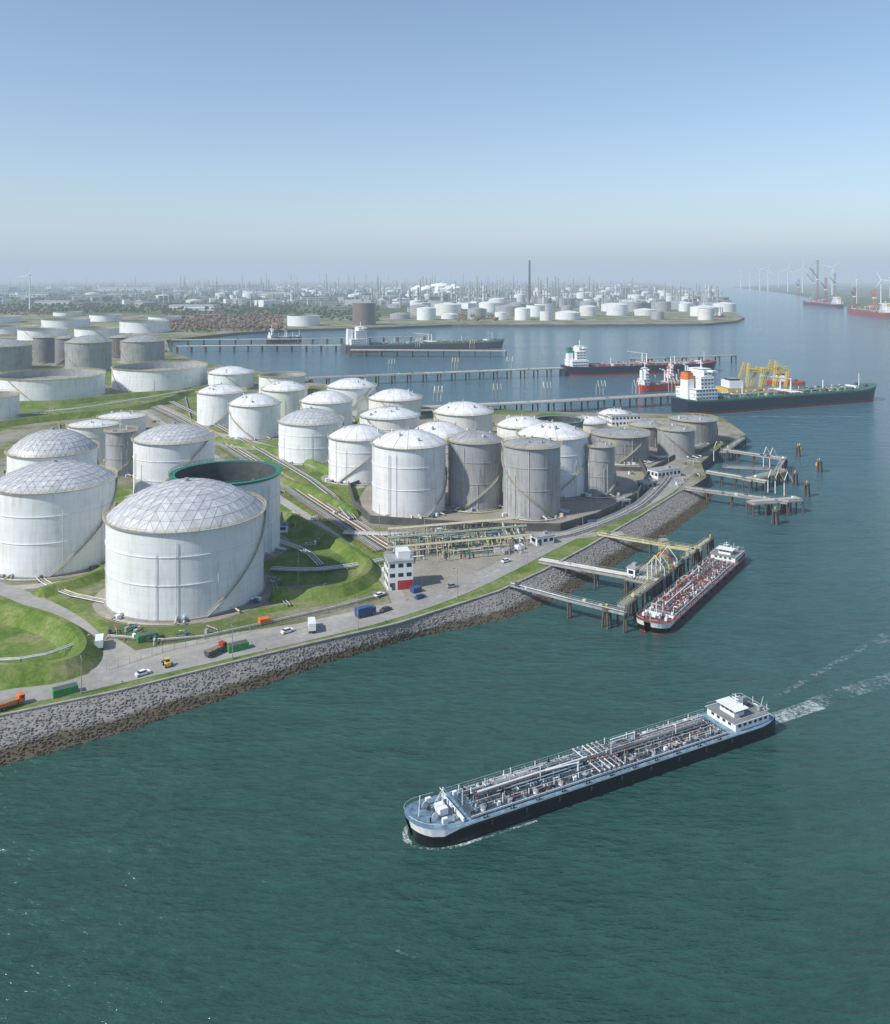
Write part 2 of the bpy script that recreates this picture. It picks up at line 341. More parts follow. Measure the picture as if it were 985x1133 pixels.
berm('grass_embankment',[GL(*p) for p in [(40,660),(110,640),(135,615)]],8,2,2.4)
berm('grass_embankment',[GL(*p) for p in [(-40,478),(40,466),(130,458),(185,446),(210,432)]],14,3,4)
berm('grass_embankment',[GL(*p) for p in [(212,480),(250,492),(300,498),(380,528)]],9,2,3)
berm('grass_embankment',[GL(*p) for p in [(-40,448),(60,450),(130,440),(235,434),(240,415)]],14,3,4)

# ------------------------------------------------------------------ tanks
TL=[]; OV=[]
def tank(x0,x1,yb,yt,roof='dome',apex=None,wall_=None,rim=None,det=2,stair=None,name='storage_tank'):
    wall_=wall_ or M_white; rim=rim or M_yel
    hw=(x1-x0)/2; A=(H-ZL)*F/(yb-HY); D=A/(1-hw/F); R=hw*D/F; X=((x0+x1)/2-CX)*D/F
    h=(H-ZL)-(yt-HY)*D/F
    rise=(H-ZL-h)-(apex-HY)*D/F if apex else R*0.16
    rise=max(rise,0.5); h=max(h,6)
    for (n,x,y,r) in TL:
        if math.hypot(x-X,y-D)<r+R:
            if det: OV.append(((x0,x1,yb),n))
            else: return
    TL.append(((x0,x1,yb),X,D,R))
    mb=MB(); n=72 if det==2 else (40 if det==1 else 24)
    if roof=='float':
        dark=(rim==M_green); rw=1.3 if dark else 0.5
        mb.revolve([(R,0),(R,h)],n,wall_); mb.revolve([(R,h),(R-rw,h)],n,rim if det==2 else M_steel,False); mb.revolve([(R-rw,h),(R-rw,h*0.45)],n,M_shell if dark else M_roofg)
        if dark: mb.revolve([(R+.02,h-1.0),(R+.25,h-1.0),(R+.25,h-.01),(R,h-.01)],n,rim,False)
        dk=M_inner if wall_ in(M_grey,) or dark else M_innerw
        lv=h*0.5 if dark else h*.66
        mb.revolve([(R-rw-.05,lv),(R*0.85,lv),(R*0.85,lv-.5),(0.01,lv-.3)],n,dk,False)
        mb.cyl(((R-rw)*.7,-(R-rw)*.7,h+.3),(R*.1,-R*.1,lv),.5,M_steel,4)
        for k in range(8):
            a=R_(0,6.28); mb.cyl((R*.8*math.cos(a),R*.8*math.sin(a),lv-.5),(R*.8*math.cos(a),R*.8*math.sin(a),lv+.5),.5,M_steel,8)
    else:
        mb.revolve([(R,0),(R,h)],n,wall_)
        if roof=='geo':
            K=8 if det==2 else 5; Rs=(R*R+rise*rise)/(2*rise); rings=[[(0,0,h+rise)]]
            for k in range(1,K+1):
                rho=R*1.0*k/K; z=h+math.sqrt(Rs*Rs-rho*rho)-(Rs-rise)
                rings.append([(rho*math.cos(2*math.pi*i/(6*k)+0.3),rho*math.sin(2*math.pi*i/(6*k)+0.3),z) for i in range(6*k)])
            vs=[]; off=[]
            for r in rings: off.append(len(vs)); vs+=r
            fs=[]
            for k in range(K):
                ni=max(1,6*k); no=6*(k+1)
                for s_ in range(6):
                    for j in range(k+1):
                        fs.append((off[k]+(s_*k+j)%ni,off[k+1]+(s_*(k+1)+j)%no,off[k+1]+(s_*(k+1)+j+1)%no))
                        if j<k: fs.append((off[k]+(s_*k+j)%ni,off[k+1]+(s_*(k+1)+j+1)%no,off[k]+(s_*k+j+1)%ni))
            mb.add(vs,fs,[random.choice(DOME) for _ in fs])
            if det==2:
                for f_ in fs:
                    for a,b_ in ((0,1),(1,2)):
                        p,q=vs[f_[a]],vs[f_[b_]]; mb.cyl((p[0],p[1],p[2]+.03),(q[0],q[1],q[2]+.03),0.06,M_steel,3,None,False)
            mb.cyl((0,0,h+rise-0.1),(0,0,h+rise+1.0),0.8,M_steel,10)
        else:
            rm=M_roofw if wall_ in (M_white,M_cream) else M_roofg
            prof=[(R,h)]
            for k in range(1,7):
                u=k/6; prof.append((max(0.01,R*(1-u)),h+rise*(1-(1-u)**2 if roof=='dome' else u)))
            mb.revolve(prof,36,rm,False)
            for i in range(0,16):
                a=2*math.pi*i/16
                q=[((r)*math.cos(a),(r)*math.sin(a),z+0.06) for r,z in prof]
                if det: mb.tube(q,0.07,M_steel,3)
            mb.cyl((0,0,h+rise-0.2),(0,0,h+rise+1.2),0.5,M_steel,8)
            if det:
                for i in range(5):
                    a=R_(0,6.28); rr=R*R_(0.4,0.85); zz=h+rise*(1-(rr/R)**2 if roof=='dome' else 1-rr/R)
                    mb.cyl((rr*math.cos(a),rr*math.sin(a),zz-0.2),(rr*math.cos(a),rr*math.sin(a),zz+R_(0.8,1.6)),R_(0.3,0.7),random.choice([M_steel,M_pipew]),8)
    if det:
        gz=[h-0.5] if det==1 else [h-0.4,h*0.72,h*0.40]
        for z in gz: mb.revolve([(R,z-0.12),(R+0.22,z-0.1),(R+0.22,z+0.1),(R,z+0.12)],n,wall_,False)
        mb.revolve([(R+0.6,0),(R+0.6,0.5),(R,0.55)],n,M_conc,False)
        mb.revolve([(R,h-0.05),(R+0.9,h-0.05),(R+0.9,h+0.05),(R,h+0.05)],n,M_steel if roof!='float' else rim,False)
        rr=0.08 if det==2 else 0.1
        for z in (0.6,1.15):
            mb.tube([((R+0.85)*math.cos(2*math.pi*i/n),(R+0.85)*math.sin(2*math.pi*i/n),h+z) for i in range(n)],rr,rim,4,True)
        for i in range(n):
            a=2*math.pi*i/n; mb.cyl(((R+0.85)*math.cos(a),(R+0.85)*math.sin(a),h),((R+0.85)*math.cos(a),(R+0.85)*math.sin(a),h+1.15),0.05,rim,3,None,False)
        a0=stair if stair is not None else R_(-130,-30); a0=math.radians(a0); sgn=random.choice([-1,1]); a1=a0+sgn*(h*1.25/R)
        m_=int(h*1.2); vs=[];rail=[];rail2=[]
        for i in range(m_+1):
            u=i/m_; a=a0+(a1-a0)*u; z=0.3+(h-0.3)*u
            ca,sa=math.cos(a),math.sin(a)
            vs+= [((R+0.1)*ca,(R+0.1)*sa,z),((R+0.85)*ca,(R+0.85)*sa,z),((R+0.85)*ca,(R+0.85)*sa,z-0.2)]
            rail.append(((R+0.85)*ca,(R+0.85)*sa,z+1.1)); rail2.append(((R+0.85)*ca,(R+0.85)*sa,z+0.55))
            if i%2==0: mb.cyl(((R+0.85)*ca,(R+0.85)*sa,z),((R+0.85)*ca,(R+0.85)*sa,z+1.1),0.04,rim,3,None,False)
        mb.add(vs,[(i*3+k,i*3+k+1,i*3+3+k+1,i*3+3+k) for i in range(m_) for k in range(2)],M_steel)
        mb.tube(rail,rr*.9,rim,3); mb.tube(rail2,rr*0.7,rim,3)
        for i in range(4 if det==2 else 1):
            a=R_(-2.8,-0.3); ca,sa=math.cos(a),math.sin(a)
            mb.cyl(((R+0.3)*ca,(R+0.3)*sa,0.3),((R+0.3)*ca,(R+0.3)*sa,h*R_(.4,1)),0.11,M_pipew,5)
        for i in range(5):
            a=R_(-3,0); ca,sa=math.cos(a),math.sin(a); mb.cyl((R*ca,R*sa,1.2),((R+1.3)*ca,(R+1.3)*sa,1.2),0.4,M_pipew,8)
            mb.cyl(((R+1.3)*ca,(R+1.3)*sa,1.2),((R+4)*ca,(R+4)*sa,0.8),0.3,random.choice([M_pipew,M_steel,M_pipey]),6)
        if det==2:
            for rq in (R+3.2,R+3.8):
                a=R_(-2.6,-2.2); mb.tube([(rq*math.cos(a+i*.1),rq*math.sin(a+i*.1),.6) for i in range(int(R_(10,20)))],R_(.12,.2),random.choice([M_pipew,M_pipey,M_steel]),5)
            for i in range(4):
                a=R_(-2.8,-.3); mb.box(((R+2.2)*math.cos(a),(R+2.2)*math.sin(a),.8),(R_(.8,2),R_(.8,1.4),R_(1,1.8)),random.choice([M_steel,M_white2,M_pipey,M_dgrey,M_blue]),a)
    mb.obj(name,(X,D,ZL))
    if det:
        mb=MB(); mb.add([(X+(R+4)*math.cos(i*math.pi/20),D+(R+4)*math.sin(i*math.pi/20),ZL+0.0385+0.00014*len(TL)) for i in range(40)],[tuple(range(40))],M_gravel); mb.obj('gravel_pad')
    return X,D,R,h
tank(123,290,688,565,'geo',532,stair=-60)
tank(-2,123,640,531,'geo',511,stair=-70)
tank(13,104,590,497,'geo',475)
tank(150,236,560,484,'geo',469)
tank(192,309,625,522,'float',rim=M_green,stair=-35)
tank(118,150,528,476,'flat',473,M_lgrey)
tank(77,130,512,469,'flat',463,M_cream)
tank(110,160,484,460,'flat',455,M_white)
tank(0,112,446,414,'float',det=1)
tank(127,227,434,405,'float',det=1)
tank(-45,18,471,437,'float',det=1)
tank(-30,32,413,382,'dome',375,M_lgrey,det=1)
tank(38,62,402,373,'dome',370,M_grey,det=1); tank(62,84,405,374,'dome',371,M_grey,det=1)
tank(74,122,412,378,'dome',371,M_lgrey,det=1); tank(121,148,397,373,'dome',370,M_brown,det=1); tank(135,181,403,377,'dome',371,M_lgrey,det=1)
for a in [(22,72,377,364),(48,98,364,353),(100,134,356,348),(134,186,369,355),(84,130,378,363),(-20,40,370,361),(-40,20,358,350),(165,200,358,350),(60,90,350,345),(-60,-5,384,370)]:
    tank(*a,'float',det=1)
tank(231,280,432,412,'dome',405,M_white,det=1); tank(219,271,472,433,'dome',425,M_white,det=1)
tank(254,310,487,446,'dome',435,M_white,det=1); tank(287,337,438,415,'float',None,M_white,det=1)
tank(290,340,464,430,'dome',421,M_cream,det=1); tank(309,379,514,465,'geo',452,M_white)
tank(333,390,480,443,'dome',432,M_white,det=1); tank(362,416,461,427,'dome',418,M_white,det=1)
tank(364,430,536,482,'dome',470,M_white); tank(398,464,505,459,'dome',450,M_cream,M_green)
tank(408,466,466,440,'dome',430,M_cream,det=1); tank(412,493,574,489,'dome',475,M_white,stair=-60)
tank(450,520,536,481,'dome',466,M_cream); tank(480,545,492,455,'dome',444,M_cream,det=1)
tank(496,556,566,486,'dome',476,M_lgrey,stair=-120); tank(550,606,516,470,'dome',460,M_cream,det=1)
tank(557,620,575,491,'dome',485,M_lgrey,stair=-50); tank(573,650,552,480,'dome',467,M_white)
tank(592,645,492,464,'float',None,M_grey,M_green,det=1); tank(645,680,550,492,'flat',488,M_lgrey)
tank(630,672,480,466,'dome',460,M_cream,det=1); tank(655,717,514,479,'flat',475,M_grey)
tank(662,698,470,458,'dome',452,M_white,det=1); tank(697,733,496,470,'dome',465,M_grey,det=1)
tank(728,768,508,474,'flat',471,M_lgrey,det=1); tank(742,792,493,463,'flat',459,M_grey,det=1)

tank(390,416,360,335,'flat',333,M_brown,det=0,name='silo'); tank(318,354,361,349,'float',det=0)
for row,(yb,hh,x0,x1,wd) in enumerate([(354,9,425,800,20),(350,9,445,806,24),(345,8,470,800,18),(340,7,520,798,17),(335,6,560,790,14),(331,5,600,780,12),(327,4,560,760,10),(341,6,420,515,14),(335,5,350,540,13),(330,4,90,420,12),(326,3.5,200,540,10),(337,5,200,330,14),(322,3,300,700,8)]):
    x=x0+R_(0,10)
    while x<x1:
        w_=wd*R_(0.65,1.4)
        if R_(0,1)<(0.85 if row<8 else .6): tank(x,x+w_,yb+R_(-1,1),yb-hh*R_(0.7,1.5),random.choice(['dome','flat','float']),None,random.choice([M_white,M_white,M_cream,M_lgrey]),det=0)
        x+=w_*1.2+R_(0,7)

# ------------------------------------------------------------------ pipe racks
def pipe_run(name,P,n,wd,zs=0.9,rr=(0.14,0.28),mats=None,sleeper=True,z=ZL):
    P=smooth(P,1); mb=MB(); mats=mats or [M_pipew,M_steel,M_steel,M_pipey,M_conc,M_dgrey,M_pipeb,M_pipew]
    for i in range(n):
        off=(i/(n-1)-0.5)*wd if n>1 else 0
        a,_=strip_pts(P,2*off if off else 0.001)
        mb.tube([(p.x,p.y,z+zs+R_(-.02,.02)) for p in a],R_(*rr),random.choice(mats),6)
    if sleeper:
        a,b=strip_pts(P,wd+1)
        for i in range(len(P)-1):
            L=(P[i+1]-P[i]).length; k=max(1,int(L/7))
            for j in range(k):
                u=j/k; p=lerp(a[i],a[i+1],u); q=lerp(b[i],b[i+1],u); mb.cyl((p.x,p.y,z+zs-0.45),(q.x,q.y,z+zs-0.45),0.16,M_conc,4)
                for s_ in (p,q): mb.cyl((s_.x,s_.y,z),(s_.x,s_.y,z+zs-0.3),0.14,M_conc,4)
    mb.obj(name)
pipe_run('pipe_rack',[GL(*p) for p in [(160,445),(210,468),(300,525),(345,556),(400,592),(428,610)]],12,11)
pipe_run('pipe_rack',[GL(*p) for p in [(190,446),(230,466),(310,512),(360,542),(392,578)]],5,4,1.6)
pipe_run('pipe_rack',[GL(*p) for p in [(380,592),(440,594),(520,597),(600,598),(640,590),(700,566),(725,545),(745,520)]],7,4,1.2)
pipe_run('pipe_rack',[GL(*p) for p in [(300,632),(345,634),(395,628),(425,622)]],5,3,1.0)
pipe_run('pipe_rack',[GL(*p) for p in [(305,600),(340,612),(355,628)]],3,2,1.0)
pipe_run('pipe_rack',[GL(*p) for p in [(-20,560),(40,640),(70,658),(118,668)]],3,2,0.7)
pipe_run('pipe_rack',[GL(*p) for p in [(300,640),(308,660),(320,672)]],2,1,0.7)
pipe_run('pipe_rack',[GL(*p) for p in [(-30,742),(40,738),(85,722),(97,712)]],2,1,2.6)
pipe_run('pipe_rack',[GL(*p) for p in [(-60,470),(60,462),(160,446),(215,436)]],6,5,4.4)
pipe_run('pipe_rack',[GL(*p) for p in [(700,500),(740,512),(790,488)]],5,4,1.4)
pipe_run('pipe_rack',[GL(*p) for p in [(120,706),(200,712),(300,690),(380,672),(428,658)]],3,1.6,0.6,(.1,.16))
O=GL(428,628); U=(GL(592,612)-O); Vv=(GL(430,592)-O); UL=U.length; VL=Vv.length; U.normalize(); Vv.normalize()
mb=MB(); mp_=[M_pipey,M_pipey,M_pipey,M_pipew,M_steel,M_steel,M_green,M_dgrey]
def mpnt(u,v,z):
    q=O+U*u+Vv*v; return (q.x,q.y,ZL+z)
for i in range(42):
    v=R_(0,VL); z=R_(0.8,3.2); u0=R_(0,UL*0.6); u1=u0+R_(8,UL*0.4); r=R_(0.12,0.3); mt=random.choice(mp_)
    mb.tube([mpnt(u0,v,0.2),mpnt(u0,v,z),mpnt(u1,v,z),mpnt(u1,v,0.3)],r,mt,6)
for i in range(60):
    u=R_(0,UL); z=R_(0.8,3.6); v0=R_(0,VL*0.5); v1=v0+R_(5,VL*0.5); r=R_(0.12,0.28); mt=random.choice(mp_)
    mb.tube([mpnt(u,v0,0.2),mpnt(u,v0,z),mpnt(u,v1,z),mpnt(u,v1,0.3)],r,mt,6)
for i in range(130):
    u,v=R_(0,UL),R_(0,VL); z=R_(1.5,3.5); mb.cyl(mpnt(u,v,0),mpnt(u,v,z),0.12,random.choice(mp_),5); mb.cyl(mpnt(u,v,z-0.08),mpnt(u,v,z+0.08),0.42,random.choice([M_red,M_pipey,M_blue,M_steel]),8)
for i in range(16):
    u,v=R_(0,UL),R_(0,VL); q=mpnt(u,v,0.9); mb.box(q,(R_(1.2,3),R_(1,2),1.8),random.choice([M_pipew,M_steel,M_green,M_blue]),math.atan2(U.y,U.x))
for k in range(3):
    v=VL*(0.2+0.3*k)
    for j in range(0,int(UL),8):
        mb.cyl(mpnt(j,v,0),mpnt(j,v,4.2),0.14,M_pipey,4); mb.cyl(mpnt(j,v+3,0),mpnt(j,v+3,4.2),0.14,M_pipey,4); mb.cyl(mpnt(j,v,4.1),mpnt(j,v+3,4.1),0.14,M_pipey,4)
    for q in range(5): mb.cyl(mpnt(0,v+0.3+q*0.6,4.4),mpnt(UL,v+0.3+q*0.6,4.4),0.15,random.choice(mp_),6)
mb.obj('pipe_manifold')
def clear(p,m_=4):
    return all(math.hypot(x-p.x,y-p.y)>r+m_ for (_,x,y,r) in TL)
cnt=0
while cnt<60:
    px,py=random.choice([(R_(200,460),R_(440,600)),(R_(300,430),R_(560,665)),(R_(600,780),R_(465,545)),(R_(120,400),R_(695,712)),(R_(0,180),R_(450,560))])
    p=GL(px,py)
    if not clear(p): continue
    if py>690 and py>722-(px-130)*.2: continue
    cnt+=1; mb=MB(); mt=random.choice([M_pipey,M_pipew,M_steel,M_green]); L=R_(2,6)
    mb.tube([(-L/2,0,0),(-L/2,0,1.1),(L/2,0,1.1),(L/2,0,0)],.2,mt,6)
    for k in range(2): x=-L/4+k*L/2; mb.cyl((x,0,1),(x,0,2),.09,M_steel,5); mb.cyl((x,0,1.9),(x,0,1.98),.4,random.choice([M_red,M_pipey,M_blue]),8); mb.cyl((x-.12,0,1.1),(x+.12,0,1.1),.38,mt,8)
    mb.box((0,R_(1.2,2.2),.7),(1.2,.8,1.4),random.choice([M_steel,M_white2,M_dgrey])); mb.obj('valve_station',p,R_(0,3))

# ------------------------------------------------------------------ buildings
def building(name,p,wx,wy,h,rz,mat,storeys=1,roofmat=M_roofg,accent=None,z=ZL):
    mb=MB(); mb.box((0,0,h/2),(wx,wy,h),mat); mb.box((0,0,h+0.15),(wx+0.5,wy+0.5,0.3),roofmat)
    sh=h/storeys
    for s_ in range(storeys):
        zc=sh*(s_+0.58)
        n=max(1,int(wx/2.6))
        for i in range(n):
            x=-wx/2+(i+0.5)*wx/n
            for sy in (-1,1): mb.box((x,sy*(wy/2+0.02),zc),(wx/n*0.6,0.06,sh*0.4),M_glass)
        n=max(1,int(wy/2.6))
        for i in range(n):
            y=-wy/2+(i+0.5)*wy/n
            for sx in (-1,1): mb.box((sx*(wx/2+0.02),y,zc),(0.06,wy/n*0.6,sh*0.4),M_glass)
    if accent: mb.box((wx*0.18,-wy/2-0.06,sh*0.5),(wx*0.62,0.14,sh*0.98),accent); mb.box((wx*.2,wy*.1,h+1.4),(wx*.5,wy*.6,2.4),mat); mb.cyl((-wx*.3,0,h),(-wx*.3,0,h+6),.08,M_steel,5)
    mb.box((-wx*0.3,-wy/2-0.05,1.05),(1.1,0.12,2.1),M_dgrey); mb.box((wx*0.2,0,h+0.8),(1.6,1.4,1.0),M_steel)
    return mb.obj(name,(p.x,p.y,z),rz)
building('control_building',GL(441,648),8.5,8,9.5,0.25,M_white2,3,M_roofg,M_red)
building('site_office',GL(735,527),16,8,4,0.5,M_white2,1); building('site_office',GL(716,540),9,5,3.5,0.5,M_conc,1)
building('pump_house',GL(600,601),8,5,3.2,0.45,M_white2,1); building('pump_house',GL(690,560),5,4,3,0.5,M_lgrey,1)
building('pump_house',GL(312,588),5,4,3,0.2,M_white2,1,M_blue)
building('substation',GL(690,470),22,10,7,0.2,M_white2,2); building('warehouse',GL(760,482),18,9,5,0.3,M_white2,1)
for (x,y,wx,wy,hh,mt) in [(215,343,150,60,18,M_white2),(160,338,120,50,14,M_conc),(280,337,200,60,16,M_lgrey),(345,334,160,70,20,M_conc),(60,336,140,50,14,M_white2),(110,330,300,80,20,M_conc),(300,328,260,90,25,M_white2),(420,332,180,60,22,M_white2),(190,326,260,60,20,M_conc),(380,345,60,30,16,M_conc),(235,352,60,25,10,M_brick),(460,345,50,30,14,M_white2),(30,328,260,80,22,M_white2),(140,322,500,100,30,M_white2),(260,320,500,100,40,M_conc),(-10,322,400,90,30,M_lgrey),(370,326,200,80,24,M_white2),(500,330,160,60,24,M_conc)]:
    building('warehouse',GL(x,y),wx,wy,hh,R_(-.3,.3),mt,2)

# ------------------------------------------------------------------ refinery skyline
def refinery(name,x0,x1,y0,y1,n,hmax):
    mb=MB()
    for i in range(n):
        p=GL(R_(x0,x1),R_(y0,y1)); k=random.random()
        if k<0.4: mb.box((p.x,p.y,ZL+6),(R_(20,90),R_(20,60),R_(14,40)),random.choice([M_white2,M_conc,M_steel,M_pipew,M_concd]),R_(0,1))
        elif k<0.75: hh=R_(25,hmax); r=R_(2,5); mb.cyl(p,p+Vector((0,0,hh)),r,random.choice([M_steel,M_pipew,M_conc]),8); mb.cyl(p+Vector((0,0,hh*0.7)),p+Vector((0,0,hh*0.72)),r*1.8,M_steel,8)
        elif k<0.9:
            hh=R_(20,45); w_=R_(15,30)
            for lv in range(int(hh/7)): mb.box((p.x,p.y,ZL+lv*7+4),(w_,w_*0.7,0.8),M_steel)
            for sx in (-1,-.3,.3,1):
                for sy in (-1,1): mb.cyl((p.x+sx*w_/2,p.y+sy*w_*.35,ZL),(p.x+sx*w_/2,p.y+sy*w_*.35,ZL+hh),0.9,M_steel,4)
            mb.cyl(p+Vector((0,0,0)),p+Vector((0,0,hh*1.2)),w_*.16,M_pipew,8)
        else: hh=R_(60,hmax*1.5); mb.cyl(p,p+Vector((0,0,hh)),3.2,M_conc,8,1.8)
    mb.obj(name)
refinery('refinery',410,800,320,342,380,80); refinery('refinery',180,560,317,328,380,100); refinery('refinery',-80,330,315,322,260,90); refinery('refinery',430,720,314.5,320,220,120); refinery('refinery',-60,420,324,340,120,45)
mb=MB(); p=GL(586,336); mb.cyl((0,0,0),(0,0,180),5.5,M_concd,14,3.6)
for z in (60,120,170): mb.revolve([(6.2,z),(6.2,z+1.5)],14,M_steel,False)
mb.obj('chimney_stack',p)
for x,y,h_ in [(468,325,120),(540,322,130),(652,326,120),(700,323,110),(322,322,150),(268,320,140),(385,320,160),(405,322,140),(150,320,120)]:
    mb=MB(); mb.cyl((0,0,0),(0,0,h_),4.5,M_conc,10,2.8); mb.revolve([(5,h_*0.9),(5,h_*0.92)],10,M_steel,False); mb.obj('chimney_stack',GL(x,y))

# ------------------------------------------------------------------ trees
import bmesh
def ico(k):
    bm=bmesh.new(); bmesh.ops.create_icosphere(bm,subdivisions=k,radius=1); a=np.array([v.co[:] for v in bm.verts]); f=[tuple(v.index for v in f.verts) for f in bm.faces]; bm.free(); return a,f
ICV,ICF=ico(1); ICV2,ICF2=ico(3)
def trees(name,regions,mat,hgt=(7,14)):
    mb=MB()
    for (x0,x1,y0,y1,n) in regions:
        for i in range(n):
            p=GL(R_(x0,x1),R_(y0,y1)); h_=R_(*hgt)*(1+max(0,(p.y-2500)/9000))
            mb.cyl(p,p+Vector((0,0,h_*0.5)),0.35,M_wood,4,0.2,False)
            for k in range(3):
                s_=h_*R_(0.22,0.42); c=np.array([p.x+R_(-.3,.3)*h_,p.y+R_(-.3,.3)*h_,p.z+h_*R_(0.45,0.8)])
                q=ICV*s_*np.random.uniform(0.65,1.25,(len(ICV),1))*np.array([1,1,R_(.7,1.1)])+c
                mb.add(q,ICF,mat)
    mb.obj(name)
trees('tree_belt',[(-40,190,338,347,420),(180,330,336,350,420),(-40,420,322,336,1000),(330,420,340,356,160),(420,560,330,338,150)],M_leafg)
trees('tree_belt',[(186,312,349,366,420),(-20,60,344,350,60),(500,560,350,357,40)],M_leafr,(7,13))
trees('bushes',[(200,320,362,368,120),(-30,185,386,394,120)],M_leafg,(3,6))
mb=MB(); q0=GL(452,330)
for i in range(46):
    u=i/45; s_=8+26*math.sin(u*2.6)*R_(.4,1); c=np.array([q0.x+u*250+R_(-16,16),q0.y+R_(-20,20),q0.z+22+u*22+R_(-14,24)])
    dv=np.array([1+.5*noise.noise(Vector(v*2.2)+Vector((i,0,0))) for v in ICV2]); mb.add(ICV2*dv[:,None]*s_*np.array([1.3,1,.7])+c,ICF2,M_steam,True)
mb.obj('steam_plume')

# ------------------------------------------------------------------ jetties
def trestle(name,P,wd,zd,sp=8,pipes=3,mat=M_conc,pile=0.35,rail=True,pz=0.5,pmats=None,rmat=None):
    rmat=rmat or M_steel
    mb=MB(); pmats=pmats or [M_pipew,M_steel,M_pipey]
    for a,b in zip(P[:-1],P[1:]):
        a=Vector((a[0],a[1],0)); b=Vector((b[0],b[1],0)); d=b-a; L=d.length; d.normalize(); n=Vector((-d.y,d.x,0)); rz=math.atan2(d.y,d.x); c=(a+b)/2
        mb.box((c.x,c.y,zd-0.3),(L,wd,0.6),mat,rz)
        k=max(1,int(L/sp))
        for j in range(k+1):
            q=a+d*(L*j/k)
            for s_ in (-1,1):
                e=q+n*s_*wd*0.42; mb.cyl((e.x,e.y,-2),(e.x,e.y,zd-0.5),pile,M_wood,6)
            e1=q+n*wd*0.5; e2=q-n*wd*0.5; mb.cyl((e1.x,e1.y,zd-0.8),(e2.x,e2.y,zd-0.8),pile*0.9,M_concd,4)
        if rail:
            for s_ in (-1,1):
                for z in (0.55,1.1): mb.cyl(a+n*s_*wd*0.48+Vector((0,0,zd+z)),b+n*s_*wd*0.48+Vector((0,0,zd+z)),0.04,rmat,4,None,False)
                for j in range(int(L/2.5)+1):
                    e=a+d*min(L,j*2.5)+n*s_*wd*0.48; mb.cyl((e.x,e.y,zd),(e.x,e.y,zd+1.1),0.035,rmat,3,None,False)
        for j in range(pipes):
            o=n*((j/(max(1,pipes-1))-0.5)*wd*0.6); mb.cyl(a+o+Vector((0,0,zd+pz)),b+o+Vector((0,0,zd+pz)),0.18,random.choice(pmats),6,None,False)
        for j in range(int(L/8)):
            e=a+d*R_(0,L)+n*R_(-.3,.3)*wd; s_=R_(.4,1.2); mb.box((e.x,e.y,zd+s_/2+.01),(s_*1.3,s_,s_),random.choice([M_white2,M_steel,M_pipey,M_dgrey,M_dgrey]),rz)
    return mb.obj(name)
def g6(px,py,z=6.0): return G(px,py,z)
trestle('jetty_trestle',[g6(598,620),g6(660,631),g6(728,643)],4.0,6,9,5)
trestle('jetty_walkway',[g6(566,646),g6(630,663),g6(692,678)],2.0,6,14,1,M_steel)
trestle('jetty_walkway',[g6(662,590),g6(720,600),g6(776,608)],2.0,6,14,1,M_pipey,rmat=M_yel)
bowP=G(716,702); sternP=G(812,617); ax=(sternP-bowP).normalized(); lf=Vector((-ax.y,ax.x,0))
if lf.x>0: lf=-lf
def jp(s_,o): return bowP+ax*s_+lf*o
trestle('jetty_platform',[jp(2,9.5),jp(48,9.5)],2.6,6.05,7,3,M_steel,rmat=M_yel)
trestle('jetty_platform',[jp(26,14),jp(44,14)],9,6.2,6,6)
trestle('jetty_walkway',[jp(48.5,9.5),jp(88,9.5)],1.8,6.1,12,1,M_pipey,rmat=M_yel)
for k in range(4):
    mb=MB(); mb.cyl((0,0,0),(0,0,6),0.28,M_pipew,8); mb.tube([(0,0,6),(2.2,-1.5,9.5),(5,-3.2,5.5),(5,-3.2,3)],0.18,[M_pipew,M_yel,M_red,M_pipew][k],6); mb.box((-0.8,.5,6.6),(1.4,1,1.0),M_dgrey); mb.cyl((0,0,5.8),(0,0,6.4),0.5,M_yel,8)
    q=jp(28+k*4,11); mb.obj('loading_arm',(q.x,q.y,6))
mb=MB()
for sx in (-1,1):
    for sy in (-1,1): mb.cyl((sx*1.3,sy*1.3,0),(sx*1.3,sy*1.3,9),.13,M_yel,5)
for z in (3,6,9):
    mb.box((0,0,z),(3,3,.15),M_steel)
    for sy in (-1,1): mb.cyl((-1.3,sy*1.3,z-3),(1.3,sy*1.3,z),.08,M_yel,4); mb.cyl((-1.3,sy*1.3,z+1),(1.3,sy*1.3,z+1),.06,M_yel,4)
mb.box((4,-2.5,6.5),(8,.9,.12),M_yel,-.5)
mb.obj('gangway_tower',jp(48,13)+Vector((0,0,6)))
building('jetty_control_hut',jp(30,17),4,3,3,0.9,M_white2,1,z=6.3)
def dolphin(p,h=5.5,r=1.0):
    mb=MB()
    for k in range(4): a=k*1.57; mb.cyl((1.6*math.cos(a),1.6*math.sin(a),-2),(1.0*math.cos(a),1.0*math.sin(a),h),r*0.4,M_wood,8)
    mb.cyl((0,0,h-0.2),(0,0,h+0.7),r*1.6,M_concd,12); mb.cyl((0,0,h+0.7),(0,0,h+1.5),0.3,M_yel,8); mb.cyl((0,0,h+1.5),(0,0,h+1.7),0.45,M_yel,8); mb.obj('mooring_dolphin',p)
for s_ in (-2,12,56,72,90): dolphin(jp(s_,9.5+ (3 if s_<0 else 0)))
for q in [(883,505),(907,522),(880,537),(893,549),(858,580),(868,565)]: dolphin(G(*q),6,1.0)
trestle('jetty_trestle',[g6(757,540),g6(810,547),g6(872,556)],3,6,8,2); trestle('jetty_platform',[g6(830,556),g6(885,552)],6,6.05,6,4)
trestle('jetty_trestle',[g6(782,522),g6(848,533)],3.4,6,8,3); trestle('jetty_platform',[g6(826,531),g6(868,520)],5,6.05,6,3)
trestle('jetty_trestle',[g6(800,498),g6(870,508)],3,6,8,2); trestle('jetty_platform',[g6(800,516),g6(852,519)],2.5,6.1,8,1); trestle('jetty_platform',[g6(868,506),g6(858,524)],2.5,6.15,8,1)
